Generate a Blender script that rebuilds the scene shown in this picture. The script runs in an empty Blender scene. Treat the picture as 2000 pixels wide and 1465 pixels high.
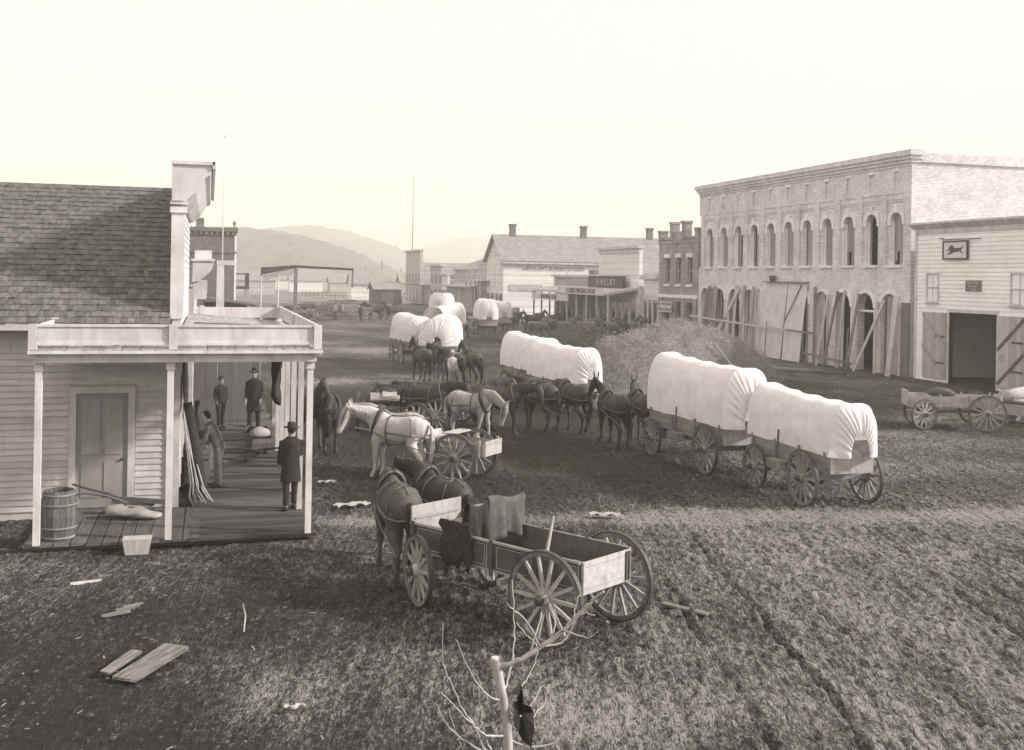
import bpy, math, random
import numpy as np
from mathutils import Vector, Matrix, noise as mnoise
random.seed(7); rng = np.random.default_rng(7)
SC = bpy.context.scene; COL = SC.collection
R = math.radians
# ------------------------------------------------------------ camera, sky, sun, exposure
FPX, ROLL, YAW, EYE = 2100.0, 0.0165, math.atan(590/2100), 4.9      # focal length in pixels of a 2000 wide picture
F = Vector((math.sin(YAW), math.cos(YAW), 0)); R0 = Vector((math.cos(YAW), -math.sin(YAW), 0)); U0 = Vector((0, 0, 1))
cr, sr = math.cos(ROLL), math.sin(ROLL)
RX = R0*cr + U0*sr; UX = U0*cr - R0*sr
cam = bpy.data.cameras.new('camera'); camo = bpy.data.objects.new('camera', cam); COL.objects.link(camo)
cam.sensor_width = 36; cam.lens = FPX/2000*36; cam.shift_y = -191.5/2000; cam.clip_start = .1; cam.clip_end = 20000
camo.matrix_world = Matrix(((RX.x, UX.x, -F.x, 0), (RX.y, UX.y, -F.y, 0), (RX.z, UX.z, -F.z, EYE), (0, 0, 0, 1)))
SC.camera = camo
SUN_EL = R(27); sd = Vector((.925, -.38, 0)).normalized()
sunv = Vector((sd.x*math.cos(SUN_EL), sd.y*math.cos(SUN_EL), math.sin(SUN_EL)))
W = bpy.data.worlds.new('World'); SC.world = W; W.use_nodes = True
nt = W.node_tree; bg = nt.nodes['Background']
sky = nt.nodes.new('ShaderNodeTexSky'); sky.sky_type = 'NISHITA'; sky.sun_disc = False
sky.sun_elevation = SUN_EL; sky.sun_rotation = math.atan2(sd.x, sd.y); sky.air_density = 1.6; sky.dust_density = 2.0; sky.ozone_density = 1
bw = nt.nodes.new('ShaderNodeRGBToBW'); tint = nt.nodes.new('ShaderNodeMix'); tint.data_type = 'RGBA'; tint.blend_type = 'MULTIPLY'; tint.inputs[0].default_value = 1
nt.links.new(sky.outputs[0], bw.inputs[0]); pw = nt.nodes.new('ShaderNodeMath'); pw.operation = 'POWER'; pw.inputs[1].default_value = .2     # sky dome evened out, shaped to light the shaded sides more
nt.links.new(bw.outputs[0], pw.inputs[0]); nt.links.new(pw.outputs[0], tint.inputs['A']); tint.inputs['B'].default_value = (1.86, 1.775, 1.5, 1)
nt.links.new(tint.outputs['Result'], bg.inputs[0]); bg.inputs[1].default_value = .15
sl = bpy.data.lights.new('sun', 'SUN'); sl.energy = 2.0; sl.angle = R(4); sl.color = (1, .955, .87)
so = bpy.data.objects.new('sun', sl); COL.objects.link(so); so.rotation_euler = sunv.to_track_quat('Z', 'Y').to_euler(); so.location = (60, -20, 60)
SC.view_settings.view_transform = 'Standard'; SC.view_settings.look = 'None'; SC.view_settings.exposure = 1.75; SC.view_settings.gamma = 1
SC.render.engine = 'CYCLES'
SC.cycles.max_bounces = 6; SC.cycles.volume_bounces = 2
# ------------------------------------------------------------ helpers
def at(px, py, Y):                       # the point at street distance Y seen at a spot of the photograph
    dx, dy = px-1000, py-541
    x = dx*cr + dy*sr; y = dy*cr - dx*sr
    d = F*FPX + R0*x - U0*y
    t = Y/d.y
    return Vector((d.x*t, d.y*t, EYE + d.z*t))
def rnd(a, b): return random.uniform(a, b)
class MB:
    def __init__(s): s.v = []; s.f = []
    def add(s, vs, fs):
        o = len(s.v); s.v += [tuple(p) for p in vs]; s.f += [tuple(i+o for i in q) for q in fs]; return s
    def hexa(s, p): return s.add(p, [(3,2,1,0),(4,5,6,7),(0,1,5,4),(1,2,6,5),(2,3,7,6),(3,0,4,7)])
    def box(s, x0, x1, y0, y1, z0, z1):
        return s.hexa([(x0,y0,z0),(x1,y0,z0),(x1,y1,z0),(x0,y1,z0),(x0,y0,z1),(x1,y0,z1),(x1,y1,z1),(x0,y1,z1)])
    def beam(s, p, q, w, h, up=(0,0,1), w2=None, h2=None):
        p, q, up = Vector(p), Vector(q), Vector(up); d = (q-p).normalized()
        if abs(d.dot(up)) > .98: up = Vector((0,1,0)) if abs(d.y) < .9 else Vector((1,0,0))
        a = d.cross(up).normalized(); b = a.cross(d); w2 = w if w2 is None else w2; h2 = h if h2 is None else h2
        return s.hexa([p-a*w/2-b*h/2, p+a*w/2-b*h/2, q+a*w2/2-b*h2/2, q-a*w2/2-b*h2/2, p-a*w/2+b*h/2, p+a*w/2+b*h/2, q+a*w2/2+b*h2/2, q-a*w2/2+b*h2/2])
    def tube(s, pts, rs, n=8, flat=1.0, ref=None):
        pts = [Vector(p) for p in pts]; rs = rs if isinstance(rs, (list, tuple)) else [rs]*len(pts)
        o = len(s.v); prev = None
        for i, p in enumerate(pts):
            d = (pts[min(i+1, len(pts)-1)] - pts[max(i-1, 0)]).normalized()
            if prev is None:
                u = Vector(ref) if ref else (Vector((0,0,1)) if abs(d.z) < .9 else Vector((0,1,0)))
            else: u = prev
            a = (u - d*u.dot(d)).normalized(); b = d.cross(a); prev = a
            for k in range(n):
                t = 2*math.pi*k/n; q = p + a*math.cos(t)*rs[i] + b*math.sin(t)*rs[i]*flat; s.v.append(tuple(q))
        for i in range(len(pts)-1):
            for k in range(n):
                k2 = (k+1) % n; s.f.append((o+i*n+k, o+i*n+k2, o+(i+1)*n+k2, o+(i+1)*n+k))
        s.f.append(tuple(o+k for k in reversed(range(n)))); m = o+(len(pts)-1)*n; s.f.append(tuple(m+k for k in range(n)))
        return s
    def ell(s, secs, n=16, lat=(1,0,0)):      # elliptical sections: (centre, half width along lat, half height)
        o = len(s.v); L = Vector(lat); P = [Vector(c[0]) for c in secs]
        for i, (c, rx, rz) in enumerate(secs):
            d = (P[min(i+1, len(P)-1)] - P[max(i-1, 0)]); d = (d - L*d.dot(L)).normalized(); b = L.cross(d)
            for k in range(n):
                t = 2*math.pi*k/n; s.v.append(tuple(P[i] + L*math.cos(t)*rx + b*math.sin(t)*rz))
        for i in range(len(P)-1):
            for k in range(n):
                k2 = (k+1) % n; s.f.append((o+i*n+k, o+i*n+k2, o+(i+1)*n+k2, o+(i+1)*n+k))
        s.f.append(tuple(o+k for k in reversed(range(n)))); m = o+(len(P)-1)*n; s.f.append(tuple(m+k for k in range(n)))
        return s
    def lathe(s, prof, n=20, M=None, close=False):   # prof = (radius, height) about z, then M
        o = len(s.v); M = M or Matrix()
        for r, z in prof:
            for k in range(n):
                t = 2*math.pi*k/n; s.v.append(tuple(M @ Vector((r*math.cos(t), r*math.sin(t), z))))
        m = len(prof)
        for i in range(m if close else m-1):
            j = (i+1) % m
            for k in range(n):
                k2 = (k+1) % n; s.f.append((o+i*n+k, o+i*n+k2, o+j*n+k2, o+j*n+k))
        if not close:
            s.f.append(tuple(o+k for k in reversed(range(n)))); s.f.append(tuple(o+(m-1)*n+k for k in range(n)))
        return s
    def prism(s, poly, d, M=None):      # polygon in local xy, thickness d along z, then M
        o = len(s.v); M = M or Matrix(); n = len(poly)
        for z in (0, d):
            for x, y in poly: s.v.append(tuple(M @ Vector((x, y, z))))
        s.f.append(tuple(o+k for k in reversed(range(n)))); s.f.append(tuple(o+n+k for k in range(n)))
        for k in range(n): s.f.append((o+k, o+(k+1) % n, o+n+(k+1) % n, o+n+k))
        return s
    def grid(s, rows):
        o = len(s.v); m = len(rows[0])
        for r in rows: s.v += [tuple(p) for p in r]
        for i in range(len(rows)-1):
            for j in range(m-1): s.f.append((o+i*m+j, o+i*m+j+1, o+(i+1)*m+j+1, o+(i+1)*m+j))
        return s
    def jit(s, a):
        s.v = [(x+rnd(-a, a), y+rnd(-a, a), z+rnd(-a, a)) for x, y, z in s.v]; return s
    def mesh(s, name, mat=None, smooth=False, off=None):
        me = bpy.data.meshes.new(name)
        v = s.v if off is None else [(x-off[0], y-off[1], z-off[2]) for x, y, z in s.v]
        me.from_pydata(v, [], s.f); me.validate()
        if smooth: me.polygons.foreach_set('use_smooth', [True]*len(me.polygons))
        if mat: me.materials.append(mat)
        me.update(); return me
ROOT = {}
def tag(o, label=None, cat=None, group=None, kind=None):
    if label: o['label'] = label
    if cat: o['category'] = cat
    if group: o['group'] = group
    if kind: o['kind'] = kind
    return o
def E(name, loc, label, cat, rz=0, group=None, kind=None):
    o = bpy.data.objects.new(name, None); COL.objects.link(o); o.location = loc; o.rotation_euler.z = rz; o.empty_display_size = .3
    ROOT[o.name] = Vector(loc); return tag(o, label, cat, group, kind)
def O(name, mb, mat=None, parent=None, smooth=False, world=False, loc=None, rot=None, label=None, cat=None, group=None, kind=None):
    off = None
    if world and parent is not None: off = ROOT[parent.name]
    me = mb if isinstance(mb, bpy.types.Mesh) else mb.mesh(name, mat, smooth, off)
    o = bpy.data.objects.new(name, me); COL.objects.link(o)
    if parent is not None:
        o.parent = parent
        ROOT[o.name] = ROOT.get(parent.name, Vector())
    if loc is not None: o.location = loc
    if rot is not None: o.rotation_euler = rot
    if isinstance(mb, bpy.types.Mesh) and mat is not None and (not me.materials or me.materials[0] != mat):
        if me.materials: o.material_slots[0].link = 'OBJECT'; o.material_slots[0].material = mat
        else: me.materials.append(mat)
    return tag(o, label, cat, group, kind)
def ground_thing(name, mb, mat, loc, label, cat, group=None, smooth=False, rz=0, parts=None):
    o = O(name, mb, mat, smooth=smooth, loc=loc, rot=(0, 0, rz), label=label, cat=cat, group=group); ROOT[o.name] = Vector(loc); return o
def copy_tree(o, parent=None):
    c = o.copy(); COL.objects.link(c); c.parent = parent
    for ch in o.children: copy_tree(ch, c)
    return c
# ------------------------------------------------------------ materials (a black and white plate: warm greys)
def col(v): return (v, v*.948, v*1.0, 1)
MATS = {}
def mat(name, v, var=.2, scale=4.0, stretch=(1,1,1), rough=.85, bump=.15, detail=5, rndv=.12, spec=.25, trans=0, space='Object', dist=.02, fine=None):
    if name in MATS: return MATS[name]
    m = bpy.data.materials.new(name); m.use_nodes = True; n = m.node_tree; L = n.links; p = n.nodes['Principled BSDF']
    tc = n.nodes.new('ShaderNodeTexCoord'); mp = n.nodes.new('ShaderNodeMapping'); mp.inputs['Scale'].default_value = stretch
    nz = n.nodes.new('ShaderNodeTexNoise'); nz.inputs['Scale'].default_value = scale; nz.inputs['Detail'].default_value = detail; nz.inputs['Roughness'].default_value = .62
    rp = n.nodes.new('ShaderNodeValToRGB'); rp.color_ramp.elements[0].position = .28; rp.color_ramp.elements[1].position = .72
    rp.color_ramp.elements[0].color = col(v*(1-var)); rp.color_ramp.elements[1].color = col(v*(1+var))
    L.new(tc.outputs[space], mp.inputs[0]); L.new(mp.outputs[0], nz.inputs['Vector']); L.new(nz.outputs['Fac'], rp.inputs[0])
    oi = n.nodes.new('ShaderNodeObjectInfo'); mr = n.nodes.new('ShaderNodeMapRange'); mr.inputs['To Min'].default_value = 1-rndv; mr.inputs['To Max'].default_value = 1+rndv
    L.new(oi.outputs['Random'], mr.inputs['Value'])
    mx = n.nodes.new('ShaderNodeMix'); mx.data_type = 'RGBA'; mx.blend_type = 'MULTIPLY'; mx.inputs[0].default_value = 1
    L.new(rp.outputs[0], mx.inputs['A']); L.new(mr.outputs[0], mx.inputs['B']); out = mx.outputs['Result']
    L.new(out, p.inputs['Base Color']); p.inputs['Roughness'].default_value = rough; p.inputs['Specular IOR Level'].default_value = spec
    if bump:
        b = n.nodes.new('ShaderNodeBump'); b.inputs['Strength'].default_value = bump; b.inputs['Distance'].default_value = dist
        src = nz.outputs['Fac']
        if fine:
            n2 = n.nodes.new('ShaderNodeTexNoise'); n2.inputs['Scale'].default_value = fine; n2.inputs['Detail'].default_value = 3
            L.new(mp.outputs[0], n2.inputs['Vector']); src = n2.outputs['Fac']
        L.new(src, b.inputs['Height']); L.new(b.outputs[0], p.inputs['Normal'])
    if trans:
        tr = n.nodes.new('ShaderNodeBsdfTranslucent'); L.new(out, tr.inputs[0]); ms = n.nodes.new('ShaderNodeMixShader'); ms.inputs[0].default_value = trans
        L.new(p.outputs[0], ms.inputs[1]); L.new(tr.outputs[0], ms.inputs[2]); L.new(ms.outputs[0], n.nodes['Material Output'].inputs[0])
    MATS[name] = m; return m
def brickmat(name, v, mortar, bw_, bh, ms=.012, var=.3, bump=.5):
    if name in MATS: return MATS[name]
    m = mat(name, v, var, 1.2, bump=0, rndv=0); n = m.node_tree; L = n.links; p = n.nodes['Principled BSDF']
    tc = n.nodes.new('ShaderNodeTexCoord'); sx = n.nodes.new('ShaderNodeSeparateXYZ'); ad = n.nodes.new('ShaderNodeMath'); cx = n.nodes.new('ShaderNodeCombineXYZ')
    L.new(tc.outputs['Object'], sx.inputs[0]); L.new(sx.outputs[0], ad.inputs[0]); L.new(sx.outputs[1], ad.inputs[1]); L.new(ad.outputs[0], cx.inputs[0]); L.new(sx.outputs[2], cx.inputs[1])
    bt = n.nodes.new('ShaderNodeTexBrick'); bt.inputs['Scale'].default_value = 1; bt.inputs['Brick Width'].default_value = bw_; bt.inputs['Row Height'].default_value = bh
    bt.inputs['Mortar Size'].default_value = ms; bt.inputs['Color1'].default_value = (.82, .82, .82, 1); bt.inputs['Color2'].default_value = (1.2, 1.2, 1.2, 1); bt.inputs['Mortar'].default_value = (mortar/v, mortar/v, mortar/v, 1)
    L.new(cx.outputs[0], bt.inputs[0])
    src = p.inputs['Base Color'].links[0].from_socket; mx = n.nodes.new('ShaderNodeMix'); mx.data_type = 'RGBA'; mx.blend_type = 'MULTIPLY'; mx.inputs[0].default_value = 1
    L.new(src, mx.inputs['A']); L.new(bt.outputs['Color'], mx.inputs['B']); L.new(mx.outputs['Result'], p.inputs['Base Color'])
    b = n.nodes.new('ShaderNodeBump'); b.inputs['Strength'].default_value = bump; b.inputs['Distance'].default_value = .02; b.invert = True
    L.new(bt.outputs['Fac'], b.inputs['Height']); L.new(b.outputs[0], p.inputs['Normal']); return m
WHITE = mat('white_paint', .60, .2, 3, (1,1,.4), rough=.7, bump=.05, rndv=.05)
WHITE2 = mat('old_white_paint', .50, .2, 3, (1,1,.5), rough=.8, bump=.08, rndv=.08)
CLAP = mat('clapboard_paint', .5, .16, 5, (.3,.3,2), bump=.1, rndv=.10)
CLAPW = mat('white_clapboard_paint', .92, .08, 5, (.3,.3,2), bump=.05, rndv=.05)
DOORP = mat('grey_door_paint', .28, .15, 4, (1,1,.3), bump=.08)
SHING = mat('cedar_shingle', .12, .45, 6, (2,1,1), bump=.4, rndv=.25)
PLANK = mat('weathered_plank', .11, .35, 5, (3,.35,3), bump=.3, rndv=.25)
PLANKX = mat('weathered_plank_across', .075, .5, 5, (.35,3,3), bump=.3, rndv=.5)
BOARD = mat('raw_pine_board', .42, .22, 4, (3,3,.3), bump=.15, rndv=.22)
BOARD2 = mat('pale_pine_board', .40, .18, 4, (3,.4,3), bump=.12, rndv=.12)
WOODG = mat('grey_wagon_wood', .22, .3, 5, (1,.3,3), bump=.2, rndv=.18)
WOODL = mat('light_wheel_wood', .32, .25, 8, bump=.1, rndv=.15)
WOODD = mat('dark_wagon_paint', .08, .35, 6, bump=.1, rndv=.1, rough=.6)
WOODB = mat('dark_timber', .10, .4, 5, (.5,.5,2), bump=.2)
IRON = mat('iron', .05, .3, 8, rough=.55, bump=.1, spec=.4)
CANVAS = mat('wagon_canvas', .88, .10, 1.3, rough=.95, bump=.18, rndv=.05, trans=.27, dist=.05, detail=9)
SACK = mat('sack_cloth', .33, .2, 6, bump=.2)
CLOTH = mat('dark_wool', .032, .4, 9, bump=.3, rough=1)
CLOTHG = mat('grey_wool_blanket', .09, .35, 7, bump=.3, rough=1)
TROUS = mat('grey_trousers', .12, .3, 9, bump=.2, rough=1)
SHIRT = mat('light_shirt', .42, .15, 8, bump=.2, rough=1)
SKIN = mat('skin', .32, .1, 8, bump=.02)
HAIR = mat('dark_hair', .02, .4, 20, bump=.3)
HDARK = mat('dark_bay_coat', .042, .4, 3, bump=.1, rough=.6, rndv=.25, fine=60)
HBROWN = mat('brown_coat', .07, .4, 3, bump=.1, rough=.65, rndv=.2, fine=60)
HWHITE = mat('white_horse_coat', .48, .28, 2.2, bump=.06, rough=.7, fine=60)
HPALE = mat('pale_grey_horse_coat', .36, .3, 2.2, bump=.06, rough=.7, fine=60)
HGREY = mat('grey_mule_coat', .17, .3, 3, bump=.1, rough=.7, fine=60)
LEATH = mat('harness_leather', .04, .3, 10, rough=.5, bump=.1)
LEATHL = mat('worn_harness_strap', .13, .3, 10, rough=.7, bump=.1)
HAY = mat('hay', .17, .6, 9, (1,1,2), bump=.8, rough=1, dist=.06, detail=8)
HAYL = mat('straw', .27, .4, 9, rough=1, rndv=.3)
BRICK = brickmat('pale_brick', .62, .80, .22, .075, .012, .16, .35)
BRICKD = brickmat('dark_brick', .15, .2, .22, .08, .012, .25, .4)
STONE = brickmat('rough_stone', .30, .38, .6, .3, .02, .3, .5)
SIDING = brickmat('far_white_siding', .84, .6, 60, .16, .02, .06, .3)
SIDINGG = brickmat('far_grey_siding', .46, .36, 60, .18, .02, .12, .3)
ROOFG = brickmat('far_shingle_roof', .30, .22, .3, .2, .02, .15, .3)
TRIM = mat('pale_stone_trim', .8, .12, 4, bump=.1)
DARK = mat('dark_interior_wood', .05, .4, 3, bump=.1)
GLASS = mat('old_window_glass', .06, .3, 2, rough=.12, spec=.5, bump=.03)
HILL = mat('dry_grass_hill', .13, .5, .02, bump=0, rndv=.03, detail=9, space='Object')
TREE = mat('far_conifers', .06, .3, .3, bump=0)
PAPER = mat('pale_scrap', .42, .1, 6, bump=.2)
BARK = mat('pale_sapling_bark', .38, .3, 22, (1,1,.3), bump=.3, rndv=.1)
def stained(m, amt, scale):                     # weather stains: broad blotches and faint streaks, part of the cloth
    n = m.node_tree; L = n.links; p = n.nodes['Principled BSDF']; src = p.inputs['Base Color'].links[0].from_socket
    tc = n.nodes.new('ShaderNodeTexCoord'); outs = []
    for sc_, st_, lo, hi in ((scale, (1,1,1), .48, .66), (scale*5, (1,1,.18), .5, .75)):
        mp = n.nodes.new('ShaderNodeMapping'); mp.inputs['Scale'].default_value = st_; q = n.nodes.new('ShaderNodeTexNoise'); q.inputs['Scale'].default_value = sc_; q.inputs['Detail'].default_value = 7
        L.new(tc.outputs['Object'], mp.inputs[0]); L.new(mp.outputs[0], q.inputs['Vector'])
        r = n.nodes.new('ShaderNodeMapRange'); r.inputs['From Min'].default_value = lo; r.inputs['From Max'].default_value = hi; r.inputs['To Min'].default_value = 1; r.inputs['To Max'].default_value = 1-amt; L.new(q.outputs['Fac'], r.inputs['Value']); outs.append(r.outputs[0])
    mm = n.nodes.new('ShaderNodeMath'); mm.operation = 'MULTIPLY'; L.new(outs[0], mm.inputs[0]); L.new(outs[1], mm.inputs[1])
    mx = n.nodes.new('ShaderNodeMix'); mx.data_type = 'RGBA'; mx.blend_type = 'MULTIPLY'; mx.inputs[0].default_value = 1; L.new(src, mx.inputs['A']); L.new(mm.outputs[0], mx.inputs['B'])
    for l in list(src.links): 
        if l.to_node != mx: L.new(mx.outputs['Result'], l.to_socket)
stained(CANVAS, .09, 1.4); stained(WHITE, .14, 1.6); stained(CLAP, .16, 1.2); stained(CLAPW, .06, .6); stained(BRICK, .09, .35); stained(BOARD2, .22, 2.5); stained(WHITE2, .16, 1.5)
def text(name, body, size, M, m, parent, depth=.02, align='CENTER'):
    c = bpy.data.curves.new(name, 'FONT'); c.body = body; c.size = size; c.extrude = depth/2; c.align_x = align; c.align_y = 'CENTER'; c.resolution_u = 2
    t = bpy.data.objects.new('tmp', c); COL.objects.link(t); dg = bpy.context.evaluated_depsgraph_get(); me = bpy.data.meshes.new_from_object(t.evaluated_get(dg)); bpy.data.objects.remove(t)
    me.transform(Matrix.Translation(-ROOT[parent.name]) @ M); me.materials.clear(); me.materials.append(m)
    return O(name, me, parent=parent)
# board facing -x (towards the street from the right row): text reads with +y... to the left of the viewer
def face_mx(x, y, z): return Matrix(((0,0,-1,x),(-1,0,0,y),(0,1,0,z),(0,0,0,1)))
def face_my(x, y, z): return Matrix(((1,0,0,x),(0,0,-1,y),(0,1,0,z),(0,0,0,1)))
def remeshed(mb, voxel, name, smooth_it=4):
    me = mb.mesh(name); o = bpy.data.objects.new('tmp', me); COL.objects.link(o)
    r = o.modifiers.new('r', 'REMESH'); r.mode = 'VOXEL'; r.voxel_size = voxel; r.use_smooth_shade = True
    s = o.modifiers.new('s', 'SMOOTH'); s.factor = .5; s.iterations = smooth_it
    dg = bpy.context.evaluated_depsgraph_get(); n = bpy.data.meshes.new_from_object(o.evaluated_get(dg)); bpy.data.objects.remove(o); bpy.data.meshes.remove(me)
    n.name = name; n.polygons.foreach_set('use_smooth', [True]*len(n.polygons)); n.materials.clear(); return n
# ============================================================ the setting: ground, hills
PERM = rng.random((256, 256))
def vn(x, y, s=0):
    x = x + s*37.7; y = y + s*91.3
    xi = np.floor(x).astype(int); yi = np.floor(y).astype(int); fx = x-xi; fy = y-yi
    fx = fx*fx*(3-2*fx); fy = fy*fy*(3-2*fy)
    g = lambda a, b: PERM[a % 256, b % 256]
    return (g(xi,yi)*(1-fx)+g(xi+1,yi)*fx)*(1-fy) + (g(xi,yi+1)*(1-fx)+g(xi+1,yi+1)*fx)*fy
def sm(a, b, t): t = np.clip((t-a)/(b-a), 0, 1); return t*t*(3-2*t)
RUTS = [(5.72,.25,.08),(7.26,.267,.065),(8.2,.25,.02),(10.7,.30,.035),(12.2,.29,.03),(4.4,.22,.02),(14.9,.3,.03),(9.6,.24,.015),(3.2,.15,.02),(6.4,.262,.018),(7.9,.28,.015),(9.0,.29,.02),(11.4,.29,.018),(13.4,.3,.02),(5.0,.23,.015),(8.7,.33,.015),(10.1,.22,.015),(12.9,.33,.015)]
def ground_h(x, y):
    # wheel ruts along the street, churned clods stretched the way the wheels ran
    u = x - .27*y; h = np.zeros_like(x)
    near = 1 - .75*sm(26, 60, y)
    left = sm(3.0, 1.2, x)                       # trodden side street in front of the store
    cl = vn(u*9.5, y*5.2, 1)*.30 + vn(u*16, y*9, 2)*.36 + vn(x*8, y*8, 3)*.34
    cl2 = vn(x*9, y*9, 4)*.55 + vn(x*17, y*17, 5)*.45
    cl = cl*(1-left) + cl2*left
    lump = np.clip((cl-.42)*3.2, 0, 1)
    h += (lump*.06 - .024)*near*(1-.45*left)
    h += (vn(x*.35, y*.35, 6)-.5)*.07*near + (vn(x*1.6, y*1.0, 7)-.5)*.035*near
    rutm = np.zeros_like(x)
    for x0, sl, dp in RUTS:
        xc = x0 + sl*(y-12) + 1.1*(vn(y*.16, y*0+x0, 8)-.5) + .14*(vn(y*1.1, y*0+x0, 9)-.5)
        d = (x-xc)/.048; k = dp*(.5+vn(y*.9, y*0+x0*3, 10))*(.4+1.1*vn(y*.3, y*0+x0*5, 11))
        rutm += np.exp(-d*d*.6)*dp*8*sm(24, 18, y); h += (-k*.9*np.exp(-d*d) + k*.3*np.exp(-((np.abs(d)-1.9)/.8)**2))*sm(24, 18, y)
    path = np.exp(-((y-(21.4-.15*(x-2.2)))/.55)**2)*sm(1.5, 2.5, x)
    h *= (1-.8*path)
    flat = sm(20.4, 19.6, y) + sm(2.2, 2.9, x) + sm(-9, -11, x)   # level under the boardwalk
    under = (x < 2.0) & (y > 19.8) & (y < 62)
    h = np.where(under, np.minimum(h, .02), h)
    return h, lump, path, np.clip(rutm, 0, 1)
xs = np.concatenate([np.linspace(-600,-60,16)[:-1], np.linspace(-60,-8,40)[:-1], np.arange(-8,18,.045), np.arange(18,34,.11), np.linspace(34,70,60), np.linspace(72,150,20)[1:], np.linspace(150,2450,24)[1:]])
ys = np.concatenate([np.linspace(-40,7.5,20)[:-1], np.arange(7.5,25,.045), np.arange(25,45,.11), np.arange(45,80,.3), np.arange(80,200,1.2), np.linspace(200,500,30)[1:], np.linspace(500,3300,22)[1:]])
GX, GY = np.meshgrid(xs, ys)
GH, LUMP, PATH, RUTM = ground_h(GX, GY)
GH += np.where(GY > 150, -np.clip((GY-150)/150, 0, 1)*1.2, 0)          # the land falls gently to the creek beyond the town
GH += np.clip(GX-30, 0, 6)*.02*sm(120, 90, GY)*sm(20, 40, GY)
nx, ny = len(xs), len(ys)
gm = bpy.data.meshes.new('ground')
gm.vertices.add(nx*ny); gm.vertices.foreach_set('co', np.stack([GX, GY, GH], -1).astype(np.float32).ravel())
idx = (np.arange(ny-1)[:, None]*nx + np.arange(nx-1)[None, :]); q = np.stack([idx, idx+1, idx+1+nx, idx+nx], -1).reshape(-1, 4)
gm.loops.add(q.size); gm.polygons.add(len(q)); gm.loops.foreach_set('vertex_index', q.astype(np.int32).ravel()); gm.polygons.foreach_set('loop_start', np.arange(0, q.size, 4, dtype=np.int32))
gm.update(calc_edges=True); gm.validate()
gm.polygons.foreach_set('use_smooth', [True]*len(q))
# dryness and tone of the mud, in street coordinates
dry_tone = .40 + .20*sm(2.5, 9, GX)*sm(30, 18, GY) + .10*sm(30, 80, GY) + .12*sm(12, 28, GX)
dry_tone -= .22*sm(4, 1, GX)*sm(19.5, 16, GY)
dry_tone += (vn(GX*.25, GY*.25, 12)-.5)*.5 + (vn(GX*.8, GY*.5, 13)-.5)*.3
dry_tone += .55*PATH
dry_tone += .8*np.exp(-((GY-49.5-.25*(GX-6))/2.2)**2)*sm(2, 3.5, GX)*sm(13, 9, GX) + .5*np.exp(-((GY-70)/2.5)**2)*sm(1, 3, GX)*sm(16, 10, GX)
dry_tone += .5*np.exp(-((GX-4.2)/1.6)**2-((GY-11.0)/.9)**2) + .45*np.exp(-((GX-.9)/.7)**2-((GY-12.6)/1.2)**2)
dry_tone -= .30*np.exp(-((GX-8)/4.5)**2-((GY-24.5)/2.4)**2) + .25*np.exp(-((GX-6)/5)**2-((GY-42)/6)**2)  # two darker patches across the middle of the street
dry_tone -= .22*sm(2.0,3.5,GX)*sm(17,12,GX)*sm(21.5,23.5,GY)*sm(75,50,GY)
dry_tone -= .16*RUTM
dry_tone += .18*np.exp(-((GX-.6)/1.0)**2-((GY-12.8)/1.6)**2)
dry_tone += (LUMP-.4)*.14  # clod tops paler, hollows darker
dry_tone = np.where(GY > 150, dry_tone+.4*sm(150, 220, GY), dry_tone)
a = gm.attributes.new('dry_tone', 'FLOAT', 'POINT'); a.data.foreach_set('value', np.clip(dry_tone, 0, 1).astype(np.float32).ravel())
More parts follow.
